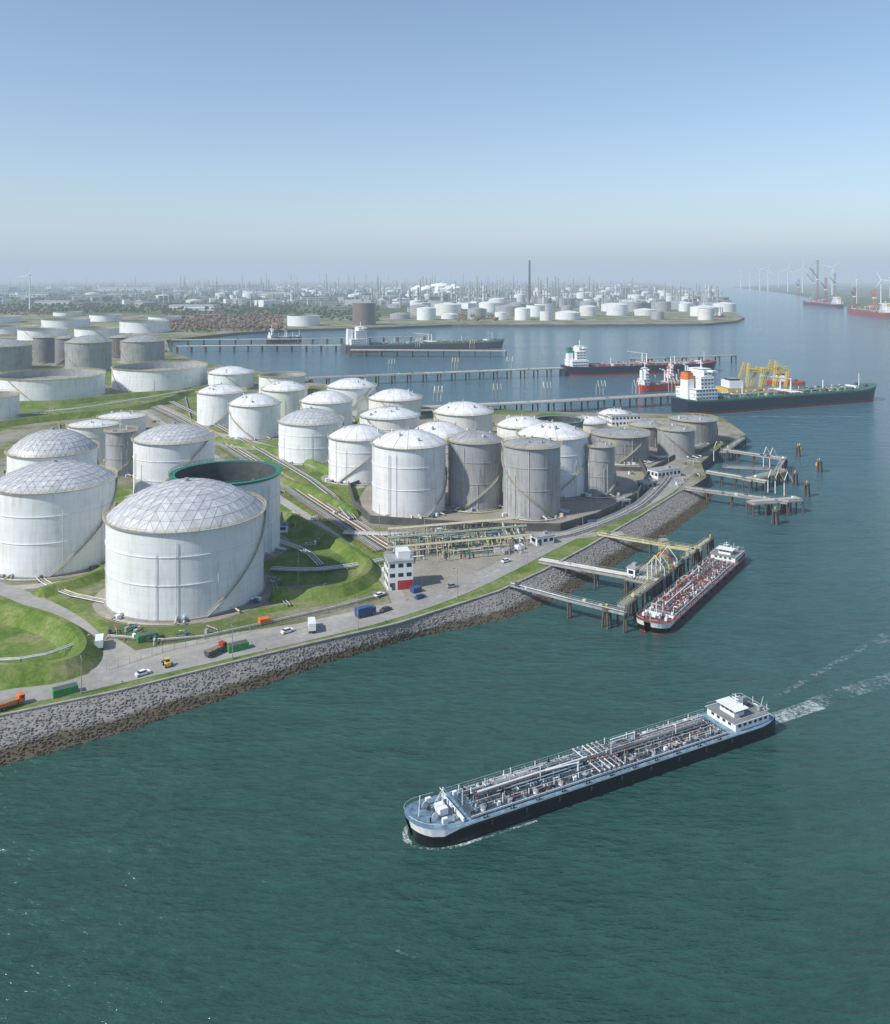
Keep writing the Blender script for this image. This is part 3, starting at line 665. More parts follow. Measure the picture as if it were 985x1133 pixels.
trestle('jetty_trestle',[g6(822,484),g6(800,500)],4,6.05,8,2)
for q in [(850,545),(868,548),(845,517),(790,510),(858,546),(852,518)]:
    mb=MB(); mb.cyl((0,0,0),(0,0,7),0.3,M_pipew,8); mb.tube([(0,0,7),(2,1,11),(5,2,6)],0.22,random.choice([M_yel,M_pipew]),6); mb.box((-1,0,7),(1.4,1,1),M_dgrey); mb.obj('loading_arm',g6(*q))
trestle('pier',[g6(462,451,9),g6(610,444,9),g6(752,436,9)],12,9,14,7,M_conc,0.7)
trestle('pier',[g6(325,419,9),g6(470,413,9),g6(622,407,9)],12,9,16,6,M_conc,0.8)
trestle('pier',[g6(196,383,9),g6(290,382,9),g6(388,382,9)],12,9,20,5,M_conc,1.0,False)
trestle('pier',[g6(388,387,9),g6(560,388,9)],14,9,20,5,M_conc,1.0,False)
trestle('pier',[g6(190,376,9),g6(330,375,9),g6(470,372,9)],10,9,24,4,M_conc,1.0,False)
trestle('pier',[g6(700,397,9),g6(812,393,9)],10,9,24,4,M_conc,1.0,False)
for (x,y) in [(480,444),(545,441),(600,439),(660,437),(700,436),(430,410),(500,408),(560,407),(460,384),(520,386),(740,434)]:
    p=g6(x,y,9); mb=MB(); mb.cyl((0,0,0),(0,0,9),0.5,M_steel,6)
    for k in range(3): mb.tube([(k*3,0,0),(k*3,0,8),(k*3+1,-2,13),(k*3+1,-6,8)],0.3,random.choice([M_pipew,M_steel,M_pipey]),5)
    mb.obj('loading_arm',p)

# ------------------------------------------------------------------ ships
def hull(mb,L,B,dz,mats,bowlen,sternlen,sheer_b=1.5,sheer_s=0.4,blunt=2.4,band=0.3,bandbow=1.6,rake=1.5,deckmat=None,boot=0.4,n=34):
    top,main,bot=mats; secs=[]
    xs=[L*i/n for i in range(n+1)]+[L-bowlen*k for k in (0.6,0.35,0.2,0.1,0.04,0.012)]+[sternlen*0.3,sternlen*0.6]; xs=sorted(set(round(x,3) for x in xs))
    for x in xs:
        u=max(0,(x-(L-bowlen))/bowlen); hb=B/2*max(0.02,(1-u**blunt))**(1/blunt if blunt>2 else 0.6)
        s_=max(0,(sternlen-x)/sternlen); hb*= (1-0.28*s_**2)
        zd=dz+sheer_b*u**1.5+sheer_s*s_; bn=band+(bandbow-band)*min(1,u*2.2)
        xr=lambda f: x-rake*f*u**2
        w2=hb*(1-0.12*u); secs.append([(x,hb,zd),(xr(.3),hb*(1-.02*u),zd-bn),(xr(.8),w2,boot),(xr(1),w2*0.97,-1.2),(xr(1),-w2*0.97,-1.2),(xr(.8),-w2,boot),(xr(.3),-hb*(1-.02*u),zd-bn),(x,-hb,zd)])
    vs=[p for s in secs for p in s]; fs=[];ms=[]
    for i in range(len(secs)-1):
        for k in range(7):
            fs.append((i*8+k,(i+1)*8+k,(i+1)*8+k+1,i*8+k+1)); ms.append([top,main,bot,bot,bot,main,top][k])
    mb.add(vs,fs,ms)
    mb.add(secs[0],[tuple(range(8))],main)
    dl=0.12
    mb.add([p for s in secs for p in ((s[0][0],s[0][1],s[0][2]-dl),(s[7][0],s[7][1],s[7][2]-dl))],[(2*i,2*i+1,2*i+3,2*i+2) for i in range(len(secs)-1)],deckmat)
    return secs
def barge(name,stern,bow,B,dz,mats,deckmat,pipemats,trunkmat,housemat=M_white2):
    d=bow-stern; L=d.length; rz=math.atan2(d.y,d.x); mb=MB()
    secs=hull(mb,L,B,dz,mats,9,6,1.3,0.5,2.4,0.18,1.5,1.5,deckmat)
    x0,x1=16,L-12; zt=dz+0.45
    mb.box(((x0+x1)/2,0,dz+0.15),(x1-x0,B-2.4,0.6),trunkmat)
    for s_ in (-1,1): mb.box(((x0+x1)/2,s_*(B/2-1.18),zt+0.06),(x1-x0,0.12,0.14),M_white2)
    x=x0+1
    while x<x1: mb.box((x,0,zt+0.08),(0.16,B-2.6,0.17),random.choice([M_steel,trunkmat,deckmat])); x+=R_(1.4,2.2)
    for y,r,z in [(-3.5,.12,.5),(-3.0,.14,.7),(-2.6,.1,.7),(-1.8,.15,.8),(-1.2,.15,.8),(-.6,.11,1.0),(.6,.17,.8),(1.1,.11,1.1),(1.6,.15,.8),(2.4,.12,.7),(3.0,.14,.7),(3.5,.11,.5)]:
        xx=x0+R_(0,6)
        while xx<x1-6:
            e=min(x1-1,xx+R_(10,34)); mb.cyl((xx,y,zt+z),(e,y,zt+z),r,random.choice(pipemats),6); xx=e+R_(2,8)
    mb.cyl((L*.55,-.2,zt+1.5),(x1-4,-.2,zt+1.3),.2,M_white2,8)
    x=x0+2
    while x<x1-1:
        mb.cyl((x,-3.6,zt+0.5),(x,3.6,zt+0.5),0.1,random.choice([M_dgrey,M_steel,M_white2]),4)
        for y in (-3.4,-1.4,.2,1.8,3.4): mb.cyl((x,y,zt-0.1),(x,y,zt+1.1),0.06,M_white2,4)
        x+=3.2
    mb.box(((x0+x1)/2,0.1,zt+1.2),(x1-x0-6,0.7,0.07),M_dgrey)
    for s_ in (-1,1): mb.cyl((x0+3,.1+s_*.35,zt+2.1),(x1-3,.1+s_*.35,zt+2.1),0.03,M_white2,4)
    for i in range(420):
        xx=R_(x0+1,x1-1); y=R_(-3.9,3.9); s_=R_(.15,.48); k=random.random(); mt=random.choice([M_white2,M_steel,M_dgrey,M_dgrey,M_black,M_black,trunkmat,deckmat]+pipemats)
        if k<.4: mb.box((xx,y,zt+s_*.8),(s_*R_(.8,2.4),s_*R_(.8,1.6),s_*1.6),mt)
        elif k<.75: mb.cyl((xx,y,zt),(xx,y,zt+R_(.6,1.9)),s_*.35,mt,6); mb.cyl((xx,y,zt+.8),(xx,y,zt+.88),s_*.8,mt,8)
        else: mb.tube([(xx,y,zt+.2),(xx,y,zt+.9),(xx,y+R_(-2,2),zt+.9)],.09,mt,5)
    nt_=11
    for i in range(nt_):
        xc=x0+(i+0.5)*(x1-x0)/nt_
        for s_ in (-1,1):
            y=s_*(B/2-2.1)
            mb.cyl((xc,y,zt),(xc,y,zt+0.6),0.6,random.choice([M_steel,M_white2,trunkmat]),12); mb.cyl((xc,y,zt+.6),(xc,y,zt+.75),0.66,M_steel,12,0.3)
            mb.cyl((xc+1.6,y,zt),(xc+1.6,y,zt+R_(1.2,2.2)),0.11,M_white2,6); mb.box((xc+2.6,y,zt+0.35),(0.8,0.6,0.7),random.choice([M_white2,M_steel,M_dgrey]))
            mb.cyl((xc,s_*(B/2-.5),dz),(xc,s_*(B/2-.5),dz+0.5),0.16,M_black,8); mb.cyl((xc+.7,s_*(B/2-.5),dz),(xc+.7,s_*(B/2-.5),dz+0.5),0.16,M_black,8)
        if i%3==1: mb.cyl((xc+3,0.5,zt),(xc+3,0.5,zt+3.2),0.09,M_white2,6)
    xm=(x0+x1)/2
    for k in range(6):
        xx=xm-3.4+k*1.3; mb.cyl((xx,-B/2+.9,zt+.9),(xx,B/2-.9,zt+.9),0.13,random.choice(pipemats),6)
        for s_ in (-1,1): mb.cyl((xx,s_*(B/2-.95),zt+.9),(xx,s_*(B/2-.8),zt+.9),0.27,M_white2,10); mb.cyl((xx,s_*2,zt+.9),(xx,s_*2,zt+1.5),0.07,M_dgrey,5); mb.cyl((xx,s_*2,zt+1.45),(xx,s_*2,zt+1.5),0.22,M_red if k%3==0 else M_dgrey,8)
    mb.cyl((xm+7,2.2,zt),(xm+7,2.2,zt+2.6),0.25,M_white2,8); mb.cyl((xm+7,2.2,zt+2.5),(xm+15,1.8,zt+2.7),0.16,M_white2,6)
    mb.cyl((xm-12,-2.2,zt),(xm-12,-2.2,zt+2.4),0.22,M_white2,8); mb.cyl((xm-12,-2.2,zt+2.3),(xm-5,-2.0,zt+2.4),0.14,M_white2,6)
    for s_ in (-1,1):
        y=s_*(B/2-.15)
        for z in (0.5,1.0): mb.cyl((x0-2,y,dz+z),(x1+2,y,dz+z),0.025,M_white2,4,None,False)
        x=x0-2
        while x<x1+2: mb.cyl((x,y,dz),(x,y,dz+1),0.03,M_white2,3,None,False); x+=2
        mb.cyl((4,s_*B/2*.93,dz-.55),(L-10,s_*(B/2+.02),dz-.55),0.12,M_black,5)
        for k in range(9): xx=x0+k*(x1-x0)/8.5; mb.cyl((xx,s_*(B/2+.18),dz-1.3),(xx,s_*(B/2+.18),dz-.6),.22,M_rubber,8)
    zb=dz+0.75
    mb.box((L-7.6,0,dz+0.9),(1.8,2.6,1.3),M_white2); mb.box((L-10.2,0,dz+0.45),(0.3,B-2,0.8),M_white2)
    for s_ in (-1,1):
        mb.cyl((L-5.2,s_*.8,zb+.5),(L-5.2,s_*2.0,zb+.5),0.5,M_dgrey,10); mb.cyl((L-5.2,s_*2.1,zb+.5),(L-5.2,s_*2.2,zb+.5),0.7,M_white2,12)
        mb.cyl((L-4.0,s_*2.4,zb-.2),(L-4.0,s_*2.4,zb+.6),0.18,M_black,8); mb.box((L-6.5,s_*3.7,dz+.9),(1.1,.7,1.0),M_white2); mb.cyl((L-8.8,s_*3.3,dz),(L-8.8,s_*3.3,dz+1.1),.35,M_steel,10); mb.cyl((L-9.4,s_*1.6,dz),(L-9.4,s_*1.6,dz+1.4),.25,M_dgrey,8)
    mb.cyl((L-2.6,0,zb),(L-2.9,0,zb+4.0),0.09,M_white2,6); mb.cyl((L-8,0,dz+1.5),(L-8,0,dz+5.0),0.13,M_white2,6); mb.cyl((L-8,-1.5,dz+4.2),(L-8,1.5,dz+4.2),0.07,M_white2,5); mb.cyl((L-8,0,dz+4.8),(L-10.6,0,dz+2),0.06,M_white2,4); mb.cyl((L-8,0,dz+4.8),(L-5.8,0,dz+2),0.06,M_white2,4)
    mb.tube([(s[0][0],s[0][1]*.97,s[0][2]+.9) for s in secs if s[0][0]>L-9.5],0.04,M_white2,4); mb.tube([(s[7][0],s[7][1]*.97,s[7][2]+.9) for s in secs if s[0][0]>L-9.5],0.04,M_white2,4)
    hB=B-2.2
    mb.box((8.2,0,dz+.85),(11.0,hB,1.8),housemat); mb.box((8.2,0,dz+1.8),(11.6,hB+.6,0.12),M_grdeck)
    mb.box((8.2,hB/2+.3,dz+1.83),(11.6,.15,.22),M_white2); mb.box((8.2,-hB/2-.3,dz+1.83),(11.6,.15,.22),M_white2)
    for i in range(6):
        for s_ in (-1,1): mb.box((3.9+i*1.7,s_*(hB/2+.02),dz+1.1),(.85,.06,.6),M_glass)
    for i in range(4): mb.box((8.2+5.52,-2.7+1.8*i,dz+1.1),(.06,.9,.6),M_glass)
    zc=dz+1.88; mb.box((10.2,0,zc+.4),(3.2,4.6,.8),housemat); mb.box((10.2,0,zc+1.2),(3.0,4.4,.9),M_glass,0,1.04); mb.box((10.0,0,zc+1.75),(4.4,6.4,.18),M_white2)
    for i in range(4):
        for s_ in (-1,1): mb.box((8.85+i*.9,s_*2.26,zc+1.2),(.1,.08,.92),M_white2); mb.box((10.2+s_*1.56,-2.0+i*1.33,zc+1.2),(.08,.1,.92),M_white2)
    mb.cyl((9,0,zc+1.8),(9,0,zc+4.2),0.09,M_white2,6); mb.box((9,0,zc+3.0),(.22,2.0,.16),M_white2); mb.cyl((9,-1.0,zc+3.7),(9,1.0,zc+3.7),.05,M_white2,4); mb.cyl((8.5,1.6,zc+1.8),(8.5,1.6,zc+2.4),.35,M_white2,10,.2)
    mb.box((3.6,2.6,dz+2.4),(1.2,.8,1.0),M_steel); mb.box((3.6,-2.6,dz+2.4),(1.2,.8,1.0),M_steel); mb.box((5.6,-.1,dz+2.2),(3.6,1.5,.5),M_dgrey); mb.box((5.4,-.1,dz+2.65),(1.9,1.3,.45),M_glass,0,.8)
    mb.box((1.5,0,dz+1.0),(1.3,3.8,.6),M_white2,0,.8); mb.cyl((.8,-2.2,dz+.4),(.8,-2.2,dz+2.6),.08,M_white2,6); mb.cyl((.8,2.2,dz+.4),(.8,2.2,dz+2.6),.08,M_white2,6); mb.cyl((.8,0,dz+.3),(-.4,0,dz+3.2),.05,M_white2,5)
    mb.tube([(13.8,-hB/2,dz+2.8),(2.6,-hB/2,dz+2.8),(2.6,hB/2,dz+2.8),(13.8,hB/2,dz+2.8)],.03,M_white2,4)
    return mb.obj(name,(stern.x,stern.y,0),rz)
barge('tanker_barge',Vector((78.5,212.5,0)),Vector((-7.5,168.0,0)),11.4,3.2,(M_white2,M_black,M_black),M_bdeck,[M_pipew,M_steel,M_steel,M_pipeb,M_dgrey,M_bdeck],M_btrunk)
barge('tanker_barge',sternP,bowP,11.4,2.6,(M_white2,M_black,M_red),M_redd,[M_pipew,M_red,M_steel,M_red,M_dgrey],M_grdeck)

def tanker(name,stern,bow,B,dz,mats,deckmat,funnel,hsup=24,sup=M_white2,boot=2.0):
    d=bow-stern; L=d.length; rz=math.atan2(d.y,d.x); mb=MB()
    hull(mb,L,B,dz,mats,L*.15,L*.12,dz*0.28,1.0,2.1,dz*.12,dz*.25,L*.02,deckmat,boot)
    q=[(L*.06,L*.10,B*.86,0,hsup*.35),(L*.07,L*.06,B*.72,hsup*.35,hsup*.8),(L*.078,L*.04,B*.62,hsup*.8,hsup)]
    for (xc,lx,ly,z0,z1) in q:
        mb.box((xc+L*.02,0,dz+(z0+z1)/2),(lx,ly,z1-z0),sup)
        z=z0+1.8
        while z<z1-.5:
            n=max(2,int(ly/3))
            for i in range(n): mb.box((xc+L*.02+lx/2+.05,-ly/2+(i+.5)*ly/n,dz+z),(.15,ly/n*.45,1.0),M_glass)
            n=max(2,int(lx/3))
            for i in range(n):
                for s_ in (-1,1): mb.box((xc+L*.02-lx/2+(i+.5)*lx/n,s_*(ly/2+.05),dz+z),(lx/n*.45,.15,1.0),M_glass)
            mb.box((xc+L*.02,0,dz+z+1.3),(lx+1.2,ly+1.2,.2),sup); z+=3
    mb.box((L*.108,0,dz+hsup-.6),(L*.022,B*1.0,1.4),sup); mb.box((L*.1,0,dz+hsup+.9),(L*.04,B*.5,.4),sup)
    mb.cyl((L*.1,0,dz+hsup),(L*.1,0,dz+hsup+8),.4,sup,6); mb.cyl((L*.1,-3,dz+hsup+5),(L*.1,3,dz+hsup+5),.25,sup,4)
    mb.box((L*.035,0,dz+hsup*.35),(L*.03,B*.34,hsup*.7),sup,0,.9); mb.box((L*.035,0,dz+hsup*.8),(L*.028,B*.3,hsup*.24),funnel,0,.92); mb.box((L*.035,0,dz+hsup*.93),(L*.02,B*.18,1.5),M_dgrey)
    for s_ in (-1,1): mb.cyl((L*.03,s_*B*.36,dz+4),(L*.055,s_*B*.36,dz+4.5),1.3,M_orange,8)
    for y in (-5,-3.4,-1.8,0,1.8,3.4,5): mb.cyl((L*.16,y*B/32,dz+1.6),(L*.86,y*B/32,dz+1.6),.42,random.choice([M_pipew,M_steel,deckmat,M_redd]),5)
    for i in range(16):
        x=L*(.17+.68*i/15); mb.box((x,0,dz+.7),(.8,B*.9,1.0),deckmat); mb.cyl((x,B*.25,dz),(x,B*.25,dz+3),.5,M_white2,6); mb.cyl((x,-B*.25,dz),(x,-B*.25,dz+2.4),.7,M_steel,6)
    for i in range(70): mb.box((L*R_(.17,.86),B*R_(-.42,.42),dz+1),(R_(1,4),R_(1,3),R_(1,3.2)),random.choice([M_white2,M_steel,deckmat,M_dgrey,M_pipey]))
    for k in range(6): mb.cyl((L*(.48+.012*k),-B*.46,dz+2),(L*(.48+.012*k),B*.46,dz+2),.45,random.choice([M_pipew,M_redd]),5)
    for s_ in (-1,1): mb.cyl((L*.52,s_*B*.2,dz),(L*.52,s_*B*.2,dz+13),.8,M_white2,7); mb.cyl((L*.52,s_*B*.2,dz+12),(L*.42,s_*B*.2,dz+15),.5,M_white2,6)
    for f_ in (.3,.72): mb.cyl((L*f_,0,dz),(L*f_,0,dz+9),.5,M_white2,6)
    mb.cyl((L*.92,0,dz+2),(L*.92,0,dz+13),.5,M_white2,6,.3); mb.box((L*.88,0,dz+1.6),(4,B*.4,2.0),sup)
    for s_ in(-1,1):
        mb.cyl((L*.15,s_*B*.485,dz+1.2),(L*.84,s_*B*.485,dz+1.2),.12,M_steel,4)
        mb.cyl((L*.93,s_*B*.12,dz+3),(L*.93,s_*B*.22,dz+3),1.2,M_dgrey,8)
    return mb.obj(name,(stern.x,stern.y,0),rz)
tanker('oil_tanker',G(752,457),G(966,441),30,11,(M_gdeck,M_navy,M_redd),M_gdeck,M_orange,24)
tanker('oil_tanker',G(624,415),G(792,410),27,10,(M_navy,M_navy,M_red),M_redd,M_green,22)
tanker('oil_tanker',G(380,390),G(558,384),34,11,(M_grdeck,M_dgrey,M_redd),M_gdeck,M_white2,26)
tanker('cargo_ship',G(297,380),G(334,378),14,8,(M_navy,M_navy,M_red),M_grdeck,M_blue,16)
tanker('coastal_tanker',G(708,433),G(764,430),13,6,(M_red,M_red,M_redd),M_redd,M_white2,16,boot=1)
tanker('coastal_tanker',G(738,425),G(780,424),12,6,(M_red,M_red,M_redd),M_redd,M_orange,14,boot=1)
tanker('cargo_ship',G(800,353),G(775,352),20,9,(M_red,M_navy,M_red),M_redd,M_white2,22)
tanker('cargo_ship',G(985,352),G(940,346),34,14,(M_red,M_redd,M_red),M_redd,M_yellow,26)
tanker('cargo_ship',G(930,341),G(890,337),34,14,(M_red,M_navy,M_red),M_redd,M_yellow,26)
mb=MB(); hull(mb,38,11,3,(M_orange,M_red,M_redd),12,5,2,.5,2.2,.5,1,1,M_redd); mb.box((24,0,5.5),(12,8,5),M_white2); mb.box((24,0,9.6),(7,6,3),M_white2); mb.box((24,0,9.9),(7.2,6.2,1.3),M_glass); mb.box((24,0,11.3),(8,7,.3),M_orange); mb.cyl((23,0,11),(23,0,19),.3,M_white2,6); mb.box((16,2.5,7),(2.5,2,5),M_orange); mb.box((16,-2.5,7),(2.5,2,5),M_orange); mb.cyl((8,-2,4),(8,2,4),1.3,M_dgrey,10)
mb.obj('tugboat',G(890,425),math.radians(172))
def lattice(mb,a,b,w_,mat,r=.45,n=10):
    a=Vector(a);b=Vector(b);d=(b-a).normalized(); u=d.cross(Vector((0,1,0)))
    if u.length<.1: u=Vector((1,0,0))
    u.normalize(); v=d.cross(u); cs=[(1,1),(1,-1),(-1,-1),(-1,1)]
    for cx_,cy_ in cs: mb.cyl(a+u*cx_*w_/2+v*cy_*w_/2,b+u*cx_*w_/2+v*cy_*w_/2,r,mat,4)
    for i in range(n):
        for j in range(4):
            c0=cs[j];c1=cs[(j+1)%4]; p=lerp(a,b,i/n)+u*c0[0]*w_/2+v*c0[1]*w_/2; q=lerp(a,b,(i+1)/n)+u*c1[0]*w_/2+v*c1[1]*w_/2; mb.cyl(p,q,r*.6,mat,3)
mb=MB(); mb.box((0,0,2),(70,26,5),M_yellow,0,1); mb.box((0,0,4.6),(69,25,.3),M_grdeck); mb.box((-24,0,8),(14,18,7),M_white2); mb.box((-24,0,12),(10,12,2.4),M_glass)
for y in (-9,9):
    for xx,zz in ((-14,28),(0,24),(14,30),(26,22)): lattice(mb,(xx,y,5),(xx+5,y*.5,zz),1.8,M_yellow,.3,7)
    lattice(mb,(-10,y*.5,20),(30,y*.5,23),1.6,M_yellow,.3,10)
mb.obj('crane_barge',G(836,433),math.radians(8))

# wakes
def foam(name,P,w0,w1,mat,z):
    n=len(P); vs=[]
    for i,p in enumerate(P):
        a=P[max(0,i-1)];b_=P[min(n-1,i+1)]; d=(b_-a).normalized(); nn_=Vector((-d.y,d.x,0)); w_=w0+(w1-w0)*i/(n-1); vs+= [(p.x+nn_.x*w_/2,p.y+nn_.y*w_/2,z),(p.x-nn_.x*w_/2,p.y-nn_.y*w_/2,z)]
    mb=MB(); mb.add(vs,[(2*i,2*i+1,2*i+3,2*i+2) for i in range(n-1)],mat); mb.obj(name)
sb=Vector((78.5,212.5,0)); dd=Vector((86,44.5,0)).normalized(); nn=Vector((-dd.y,dd.x,0))
foam('wake_foam',[sb+dd*k for k in (-1,2,5,9,14,20)],4.5,5,M_foam1,0.05)
foam('wake_foam',[sb+dd*k+nn*math.sin(k*.05)*.8 for k in range(12,120,6)],5,6,M_foam,0.054)
foam('wake_foam',[sb+dd*(k)+nn*(5+k*.20) for k in range(4,80,6)],1.2,2.5,M_foam,0.06)
bw=Vector((-7.5,168,0)); foam('bow_wave',[bw+dd*k+nn*(-math.sqrt(max(0,1-(1-min(k,9)/9)**2))*5.8-.1-k*.03) for k in (-.6,0,.6,1.5,3,5,8,12,18,26)],1.2,0.5,M_foam2,0.06)
foam('bow_wave',[bw+dd*k+nn*(math.sqrt(max(0,1-(1-min(k,9)/9)**2))*5.8+.1+k*.03) for k in (-.6,0,.6,1.5,3,5,8,12)],1.2,0.5,M_foam2,0.062)
foam('wake_foam',[G(735+k*14,461) for k in range(0,18)],4,6,M_foam,0.06)
for a,b_ in [((930,422),(985,418)),((960,447),(1000,452)),((958,718),(985,708)),((900,345),(980,352)),((440,1050),(470,1062))]:
    foam('wake_foam',[G(lerp(a[0],b_[0],k/6),lerp(a[1],b_[1],k/6)) for k in range(7)],1.5 if a[1]>1000 else 2.5,1 if a[1]>1000 else 3,M_foam,0.06)

# ------------------------------------------------------------------ vehicles etc
def wheels(mb,xs,wy,r=.48):
    for x in xs:
        for s_ in (-1,1): mb.cyl((x,s_*wy,r),(x,s_*(wy-.35),r),r,M_rubber,12); mb.cyl((x,s_*(wy+.01),r),(x,s_*wy,r),r*.5,M_steel,8)
def truck(p,rz,cabm,bodym,kind='tank'):
    mb=MB(); mb.box((0,0,.85),(8.6,1.1,.3),M_dgrey); wheels(mb,(-3.2,-2,3.2),1.2)
    mb.box((3.6,0,1.9),(1.9,2.4,2.1),cabm,0,.95); mb.box((4.5,0,2.3),(.12,2.1,.8),M_glass)
    for s_ in(-1,1): mb.box((3.8,s_*1.19,2.3),(.9,.06,.7),M_glass)
    if kind=='box':
        mb.box((-.9,0,2.3),(6.6,2.5,2.5),bodym)
        for i in range(12): mb.box((-4+i*.56,0,2.3),(.08,2.56,2.45),bodym)
    elif kind=='tip': mb.box((-.9,0,1.5),(6.2,2.4,1.1),bodym,0,1.06); mb.box((-.9,0,1.98),(5.9,2.2,.25),M_dirt)
    else: mb.cyl((-4,0,2.1),(2.3,0,2.1),1.1,bodym,16)
    o=mb.obj('truck',p,rz); o.scale=(.75,.85,.85)
def car(p,rz,m_):
    mb=MB(); mb.box((0,0,.62),(4.3,1.8,.6),m_,0,.96); mb.box((-.2,0,1.15),(2.5,1.6,.55),M_glass,0,.78); mb.box((-.2,0,1.44),(1.8,1.2,.05),m_); wheels(mb,(-1.35,1.35),.9,.33)
    for s_ in(-.6,.6): mb.box((2.15,s_,.65),(.06,.35,.15),M_white2); mb.box((-2.15,s_,.68),(.06,.35,.15),M_red)
    o=mb.obj('car',p,rz); o.scale=(.9,.9,.9)
def skip_(p,rz,m_,L=6.2,h=2.3,name='container'):
    mb=MB(); mb.box((0,0,h/2+.1),(L,2.4,h),m_,0,1.0)
    for i in range(int(L/.6)+1):
        mb.box((-L/2+.1+i*.6,0,h/2+.1),(.12,2.52,h*.92),m_)
    mb.box((0,0,h+.08),(L-.4,2.0,.1),M_dgrey if name!='container' else m_); mb.box((0,0,.06),(L,2.2,.12),M_dgrey); mb.obj(name,p,rz)
def loader(p,rz):
    mb=MB(); mb.box((-.8,0,1.3),(3,1.8,1.1),M_yellow,0,.9); mb.box((-.2,0,2.3),(1.5,1.5,1.2),M_glass,0,.9); mb.box((-.2,0,2.95),(1.7,1.6,.12),M_yellow); wheels(mb,(-1.5,1.4),1.3,.75)
    mb.cyl((.6,-.6,1.5),(3,-.6,.8),.14,M_yellow,5); mb.cyl((.6,.6,1.5),(3,.6,.8),.14,M_yellow,5); mb.box((3.4,0,.6),(.9,2.4,.8),M_dgrey,0,.8); o=mb.obj('wheel_loader',p,rz); o.scale=(.7,.7,.7)
Z=Vector((0,0,.065))
A1=math.radians(33)
M_cgreen=simple('container_green',(0.05,0.30,0.09),0.5,0,0.3)
for px,py in [(72,768),(263,719),(163,708)]: skip_(GL(px,py)+Z,A1,M_cgreen,5.8,1.8,'waste_skip')
truck(GL(10,783)+Z,A1+.2,M_orange,M_orange,'tip'); truck(GL(404,682)+Z,A1,M_blue,M_blue,'box'); truck(GL(345,697)+Z,A1+1.2,M_white2,M_white2,'box')
truck(GL(110,716)+Z,1.9,M_green,M_white2,'box'); loader(GL(185,737)+Z,2.2); truck(GL(238,724)+Z,A1+.4,M_red,M_dgrey,'tip')
for px,py,m_ in [(427,676,M_dgrey),(420,660,M_white2),(607,592,M_red),(612,584,M_red),(158,747,M_white2),(560,622,M_white2),(640,585,M_dgrey),(465,662,M_blue),(318,700,M_white2),(500,650,M_steel),(725,543,M_white2),(708,558,M_dgrey)]: car(GL(px,py)+Z,A1+R_(-.2,.3),m_)
for px,py,m_ in [(292,690,M_orange),(460,655,M_blue),(560,612,M_steel),(575,608,M_white2),(655,580,M_blue)]: skip_(GL(px,py)+Z,A1+R_(-.2,.2),m_,R_(2.4,3.4),1.6)
def lamp(p,rz,h=9):
    mb=MB(); mb.cyl((0,0,0),(0,0,h),.13,M_steel,8,.08); mb.cyl((0,0,h-.05),(1.6,0,h+.25),.06,M_steel,6); mb.box((1.8,0,h+.25),(.8,.3,.14),M_dgrey); mb.cyl((0,0,0),(0,0,.8),.2,M_steel,8); mb.obj('street_lamp',p,rz)
Pr=smooth(RW,2); Lf,_=strip_pts(Pr,-10.9); acc=0
for a,b_ in zip(Lf[:-1],Lf[1:]):
    acc+=(b_-a).length
    if acc>38: acc=0; lamp(b_,A1+1.57)
for q in [(330,650),(300,620),(470,585),(420,600),(660,560),(740,515)]: lamp(GL(*q),R_(0,6),14)
mb=MB()
fp=[GL(*p) for p in [(118,742),(180,722),(300,694),(372,676)]]+[GL(395,668)]
for a,b_ in zip(fp[:-1],fp[1:]):
    L=(b_-a).length; n=int(L/3)
    for k in range(n+1): q=lerp(a,b_,k/n); mb.cyl(q,q+Vector((0,0,2.2)),.06,M_steel,4)
    for z in (.3,.9,1.5,2.1): mb.cyl(a+Vector((0,0,z)),b_+Vector((0,0,z)),.03,M_steel,3)
mb.obj('security_fence')

# ------------------------------------------------------------------ turbines and cranes
def turbine(px,pyb,pyh,rot=0,z=ZL):
    p=G(px,pyb,z); hub=(H-z)+(HY-pyh)*p.y/F; s_=hub/100; mb=MB()
    mb.cyl((0,0,0),(0,0,hub),2.4*s_,M_white2,10,1.3*s_); mb.box((0,0,hub+1),(3*s_,8*s_,3*s_),M_white2); mb.cyl((0,-4*s_,hub+1),(0,-6.5*s_,hub+1),1.6*s_,M_white2,8,.5*s_)
    for k in range(3):
        a=rot+k*2.0944; d=Vector((math.sin(a),0,math.cos(a))); e=Vector((d.z,0,-d.x)); c=Vector((0,-5.4*s_,hub+1)); Lb=40*s_
        vs=[c+d*1.2*s_+e*.8*s_,c+d*1.2*s_-e*.8*s_,c+d*Lb*.25-e*2.0*s_,c+d*Lb,c+d*Lb*.25+e*.8*s_]
        vs2=[v+Vector((0,.7*s_,0)) for v in vs]; mb.add(vs+vs2,[(0,1,2,3,4),(9,8,7,6,5)]+[(i,(i+1)%5,5+(i+1)%5,5+i) for i in range(5)],M_white2)
    mb.obj('wind_turbine',p,R_(-.4,.4))
turbine(33,344,305,.4)
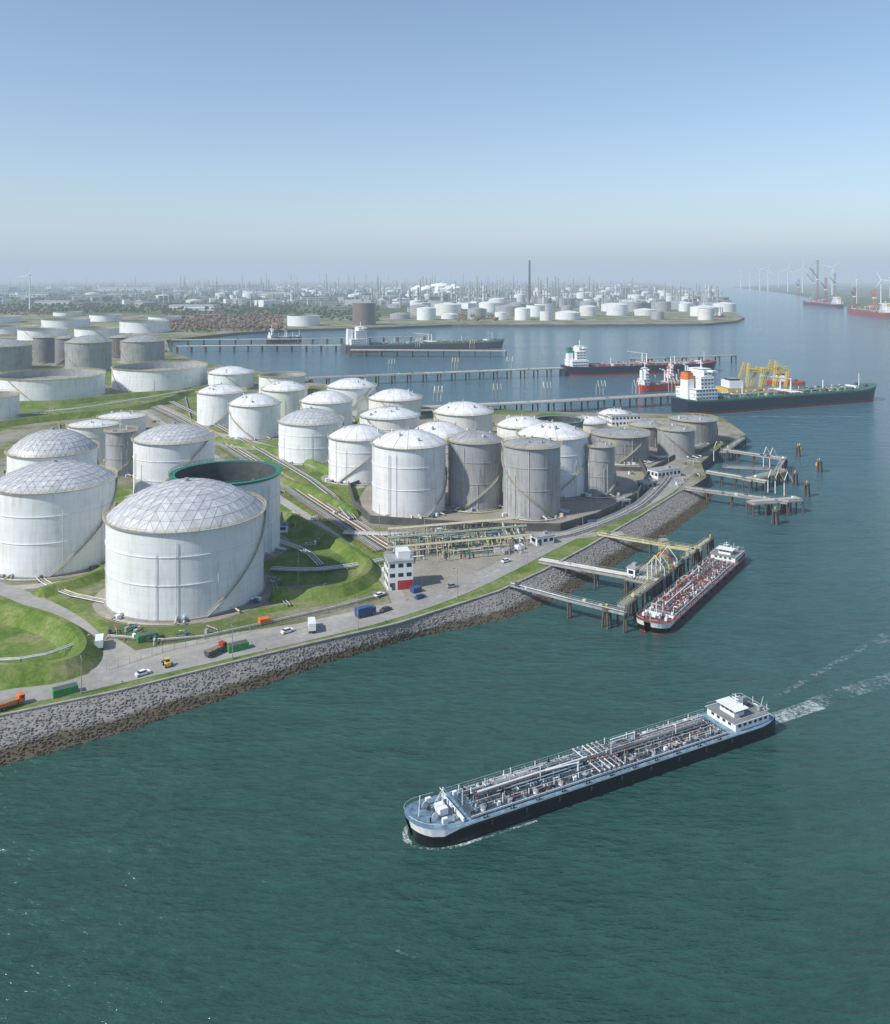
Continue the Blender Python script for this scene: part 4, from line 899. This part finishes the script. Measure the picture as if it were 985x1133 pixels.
for px,pyb,pyh in [(820,320,299),(830,321,300),(841,322,298),(850,322,299),(872,323,298),(888,324,297),(948,337,310),(975,341,310),(921,327,296),(862,318,300),(985,330,307)]: turbine(px,pyb,pyh,R_(0,2))
for px,pyb,ht,bm_ in [(905,331,200,M_redd),(900,330,160,M_steel),(924,328,140,M_redd),(914,334,110,M_redd),(946,338,70,M_redd),(968,340,70,M_orange),(884,326,100,M_redd)]:
    mb=MB(); lattice(mb,(0,0,0),(0,0,ht),7,bm_,.7,14); lattice(mb,(0,0,ht*.55),(-ht*.2,0,ht*.8),4,bm_,.6,8); mb.box((0,0,ht*.5),(11,10,5),M_white2); mb.cyl((0,0,ht),(-ht*.2,0,ht*.8),.4,M_dgrey,4); mb.box((0,0,3),(30,30,8),bm_); mb.obj('harbour_crane',G(px,pyb,4))
for px,py in [(885,497),(905,515)]:
    mb=MB(); mb.cyl((0,0,-.5),(0,0,1.2),1.2,M_yellow,12); mb.cyl((0,0,1.2),(0,0,4),.8,M_yellow,8,.2); mb.cyl((0,0,4),(0,0,4.5),.3,M_dgrey,8); mb.obj('navigation_buoy',G(px,py))

# ------------------------------------------------------------------ atmosphere (self-glowing haze layer, emission stands in for scattered light)
HT=700.0
mb=MB(); mb.box((0,20000,HT/2-8),(110000,50000,HT),M_conc); hz=mb.obj('emissive_haze')
m=bpy.data.materials.new('haze_emission'); m.use_nodes=True; t=m.node_tree; t.nodes.clear()
dens=1.1e-4
ab=t.nodes.new('ShaderNodeVolumeAbsorption'); ab.inputs['Color'].default_value=(0,0,0,1); ab.inputs['Density'].default_value=dens
em=t.nodes.new('ShaderNodeEmission'); em.inputs['Color'].default_value=(0.45,0.56,0.69,1); em.inputs['Strength'].default_value=dens
ad=t.nodes.new('ShaderNodeAddShader'); t.links.new(ab.outputs[0],ad.inputs[0]); t.links.new(em.outputs[0],ad.inputs[1])
o=t.nodes.new('ShaderNodeOutputMaterial'); t.links.new(ad.outputs[0],o.inputs['Volume'])
hz.data.materials.clear(); hz.data.materials.append(m)
print('OVERLAPS',OV)
